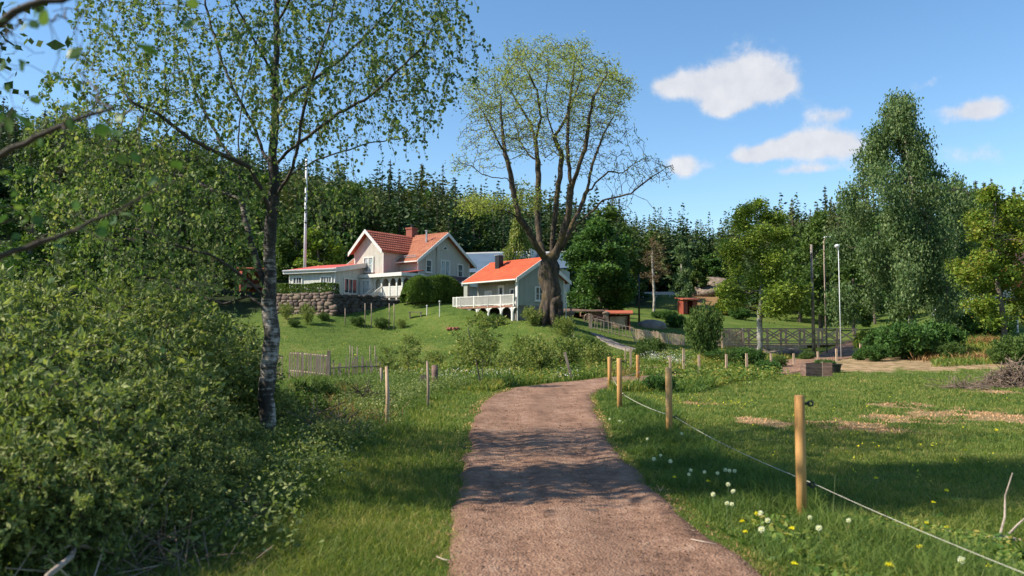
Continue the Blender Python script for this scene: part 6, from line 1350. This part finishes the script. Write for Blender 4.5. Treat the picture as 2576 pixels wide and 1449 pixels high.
# low leafy weeds
def weeds(name, X, Y, hmax, ls, mat, label, per=9, spread=0.16):
    n = len(X); Z = Zs(X, Y); X = np.repeat(X, per); Y = np.repeat(Y, per); Z = np.repeat(Z, per); N_ = n*per
    hm_ = np.repeat(hmax*RNG.uniform(0.4, 1.1, n), per); P = np.stack([X+RNG.normal(size=N_)*spread, Y+RNG.normal(size=N_)*spread, Z+hm_*RNG.random(N_)**0.6], -1)
    m = MB(); leaves(m, P, ls, ls*0.5); o = m.build(name, G[mat]); return tag(o, label, 'weeds', kind='stuff')
X = RNG.uniform(2.1, 4.6, 3600); Y = RNG.uniform(4.7, 7.2, 3600); k = (path_dist(X, Y) > 0.2)*(Y < 7.4-0.35*(X-2)**2+0.4*RNG.random(3600)); weeds('verge_weeds', X[k], Y[k], 0.10, 0.055, 'weed', 'broad leaved weeds and clover in the lower right corner', 8, 0.04)
X = RNG.uniform(-5.5, -1.4, 5200); Y = RNG.uniform(5.5, 27, 5200); k = path_dist(X, Y) > 1.5+0.4*patch(X, Y, 1); weeds('undergrowth', X[k], Y[k], 0.45, 0.045, 'leaf_shrub', 'leafy undergrowth along the left verge', 18, 0.12)
X, Y = sample(9000, 27, 50, 1.1, 0.5, 0); X = X*0.6+0.2*(Y-27); pp = 1288+X/Y*FPX; k = (path_dist(X, Y) > 0.7)*(pp > 960)*(pp < 2000)*((Y < 42)+(pp > 1500))*(patch(X, Y, 0.5) > -0.3); weeds('scrub_growth', X[k], Y[k], 0.5, 0.10, 'weed', 'scrubby nettles and herbs on the valley floor', 9, 0.22)
# straw on the paddock
X, Y = sample(260000, 11, 45, 1.5); dr_, sa_ = dry(X, Y); k = (dr_*1.3 > RNG.random(len(X)))*(Y < 36); X, Y = X[k], Y[k]
Xe = RNG.uniform(-2, 4, 170000); Ye = 4.6+RNG.random(170000)**1.3*22; pe = path_dist(Xe, Ye); k = (np.abs(pe-0.03) < 0.2*RNG.random(len(Xe)))*(RNG.random(len(Xe)) < 0.35+0.4*patch(Xe, Ye, .9)); X = np.concatenate([X, Xe[k]]); Y = np.concatenate([Y, Ye[k]])
blades('dry_grass', X, Y, 0.05+0.02*patch(X, Y, 3), np.maximum(0.008, 0.0012*Y), 'straw', 'flattened dry straw coloured grass patches in the paddock', 1.5)
X = []; Y = []
for cx, cy, a_, b_, k_ in DRY:
    if k_ == 0:
        for _ in range(5):
            tx, ty = cx+RNG.normal()*a_*0.9, cy+RNG.normal()*b_*1.2; X.append(tx+RNG.normal(size=110)*0.13); Y.append(ty+RNG.normal(size=110)*0.13)
for _ in range(120):
    ty = RNG.uniform(8, 30); tx = RNG.uniform(3.4, ty*0.66+1); X.append(tx+RNG.normal(size=70)*0.1); Y.append(ty+RNG.normal(size=70)*0.1)
X = np.concatenate(X); Y = np.concatenate(Y); blades('grass_tufts', X, Y, np.full(len(X), 0.085), np.maximum(0.008, 0.001*Y), 'blade_lush', 'darker tufts of longer grass scattered over the paddock', 0.6)
# white cow parsley and yellow flowers
cl = [(1090,962,29,60,14),(1150,958,30,60,12),(1440,960,29.5,50,8),(1010,950,31,60,12),(1500,975,25,20,10),(1640,905,44,25,12),(1250,950,31,60,10),(1700,915,42,30,8)]
X = []; Y = []
for px, py, d, rx, ry in cl:
    c = at(px, py, d); n = 260; X.append(c[0]+RNG.normal(size=n)*rx*d/FPX*0.5); Y.append(d+RNG.normal(size=n)*1.2)
X = np.concatenate(X); Y = np.concatenate(Y); k = path_dist(X, Y) > 0.4; X, Y = X[k], Y[k]; weeds('cow_parsley', X, Y, 0.5, 0.045, 'white_flower', 'small white cow parsley flowers along the far side of the path', 3, 0.06)
X = []; Y = []
for px, py, n, sp in [(2150,1140,30,1.0),(1970,945,40,.6),(1720,1010,40,.8),(1640,1000,50,.6),(1840,1012,50,.35),(1560,1080,12,.5),(2300,1150,25,1.2),(2500,1200,15,1),(2100,1050,25,1.5),(2350,990,25,2.5),(900,830,0,1)]:
    if n == 0: continue
    c = atz(px, py); X.append(c[0]+RNG.normal(size=n)*sp); Y.append(c[1]+RNG.normal(size=n)*sp*1.3)
X = np.concatenate(X); Y = np.concatenate(Y); k = path_dist(X, Y) > 0.2; X, Y = X[k], Y[k]; weeds('buttercups', X, Y, 0.09, 0.032, 'yellow', 'tiny yellow buttercups sprinkled over the paddock', 2, 0.02)
# lawn dandelions
X = RNG.uniform(-12, 1, 500); Y = RNG.uniform(47, 60, 500); k = patch(X, Y, 0.4) > 0.1; weeds('lawn_flowers', X[k], Y[k], 0.07, 0.07, 'yellow', 'faint yellow flowers dotted over the lawn', 1, 0.05)
# tussocks on the right mound
X = []; Y = []
for px, py, d, n in [(2395,880,43,250),(2440,905,40,260),(2500,905,39,500),(2530,870,41,300),(2480,850,46,400),(2350,900,41,120),(1900,878,50,60)]:
    c = at(px, py, d); X.append(c[0]+RNG.normal(size=n)*0.45); Y.append(d+RNG.normal(size=n)*0.5)
blades('dry_tussocks', np.concatenate(X), np.concatenate(Y), 0.42, np.full(sum(len(x) for x in X), 0.045), 'rust_grass', 'rust brown dry tussocks on the right mound', 0.6)
X = []; Y = []
for px, py, d, n in [(800,1040,16,260),(880,1075,14.5,200),(860,1000,20,260),(770,1000,20,200),(1560,945,33,120),(1480,930,36,120)]:
    c = at(px, py, d); X.append(c[0]+RNG.normal(size=n)*0.35); Y.append(d+RNG.normal(size=n)*0.6)
X = np.concatenate(X); Y = np.concatenate(Y); blades('dry_stems', X, Y, np.full(len(X), 0.5), np.full(len(X), 0.02), 'rust_grass', 'brown dry stems standing in the rough growth beside the path', 0.5)
X = RNG.uniform(19, 29, 16000); Y = RNG.uniform(37, 52, 16000); pp = 1288+X/Y*FPX; k = (pp > 2340); blades('mound_grass', X[k], Y[k], 0.3, np.full(k.sum(), 0.05), 'weed', 'rough grass over the right mound', 0.5)
# stones scattered on the path
n = 6000; Y = 4.6+RNG.random(n)**1.6*22; X = 0.5+RNG.uniform(-1.3, 1.5, n); k = (path_dist(X, Y) < 0.03); X, Y = X[k], Y[k]; Z = Zs(X, Y)+0.034; m = MB()
for x, y, z in zip(X, Y, Z):
    s = RNG.gamma(2.0, 0.0024)+0.002; v = np.array([(1,0,0),(0,1,0),(-1,0,0),(0,-1,0),(0,0,.6),(0,0,-.5)])*s+RNG.normal(size=(6, 3))*s*0.25+[x, y, z]
    m.add(v, [(0,1,4),(1,2,4),(2,3,4),(3,0,4),(1,0,5),(2,1,5),(3,2,5),(0,3,5)], RNG.random())
tag(m.build('path_pebbles', G['clod']), 'small loose stones scattered over the gravel path', 'pebbles', kind='stuff')
n = 2200; Y = 4.6+RNG.random(n)**1.6*20; X = 0.5+RNG.uniform(-1.3, 1.5, n); k = (path_dist(X, Y) < -0.02); X, Y = X[k], Y[k]; m = MB(); P = np.stack([X, Y, Zs(X, Y)+0.036], -1); a = RNG.normal(size=P.shape); a[:, 2] *= 0.1; leaves(m, P, 0.03, 0.008, a); tag(m.build('path_litter', G['dead']), 'fallen leaf and twig litter on the path', 'litter', kind='stuff')

# ---------------------------------------------------------------- every separate piece becomes an object of its own
def explode(o):
    me = o.data; nv = len(me.vertices); lv = np.empty(len(me.loops), np.int64); me.loops.foreach_get('vertex_index', lv); co = np.empty(nv*3); me.vertices.foreach_get('co', co); co = co.reshape(-1, 3)
    st = [p.loop_start for p in me.polygons]; tt = [p.loop_total for p in me.polygons]; par = list(range(nv))
    def f(a):
        while par[a] != a: par[a] = par[par[a]]; a = par[a]
        return a
    for s_, n_ in zip(st, tt):
        a = f(lv[s_])
        for j in range(1, n_): par[f(lv[s_+j])] = a
    comp = {}
    for i, (s_, n_) in enumerate(zip(st, tt)): comp.setdefault(f(lv[s_]), []).append(lv[s_:s_+n_])
    if len(comp) < 2: return
    nm = o.name.split('.')[0]
    for fs in comp.values():
        ids = sorted({int(v) for q in fs for v in q}); mp = {v: i for i, v in enumerate(ids)}
        m = MB(); m.add(co[ids], [[mp[int(v)] for v in q] for q in fs]); n = m.build(nm, me.materials[0], o.parent); n.location = o.location
    bpy.data.objects.remove(o)
for o in list(bpy.data.objects):
    if o.type == 'MESH' and o.parent and o.name.split('.')[0] in ('barge_board', 'corner_board', 'wall_lamp', 'gutter', 'deck_post', 'veranda_post', 'roof_trim', 'abutment', 'beam', 'lean_to_fascia', 'veranda_fascia'): explode(o)
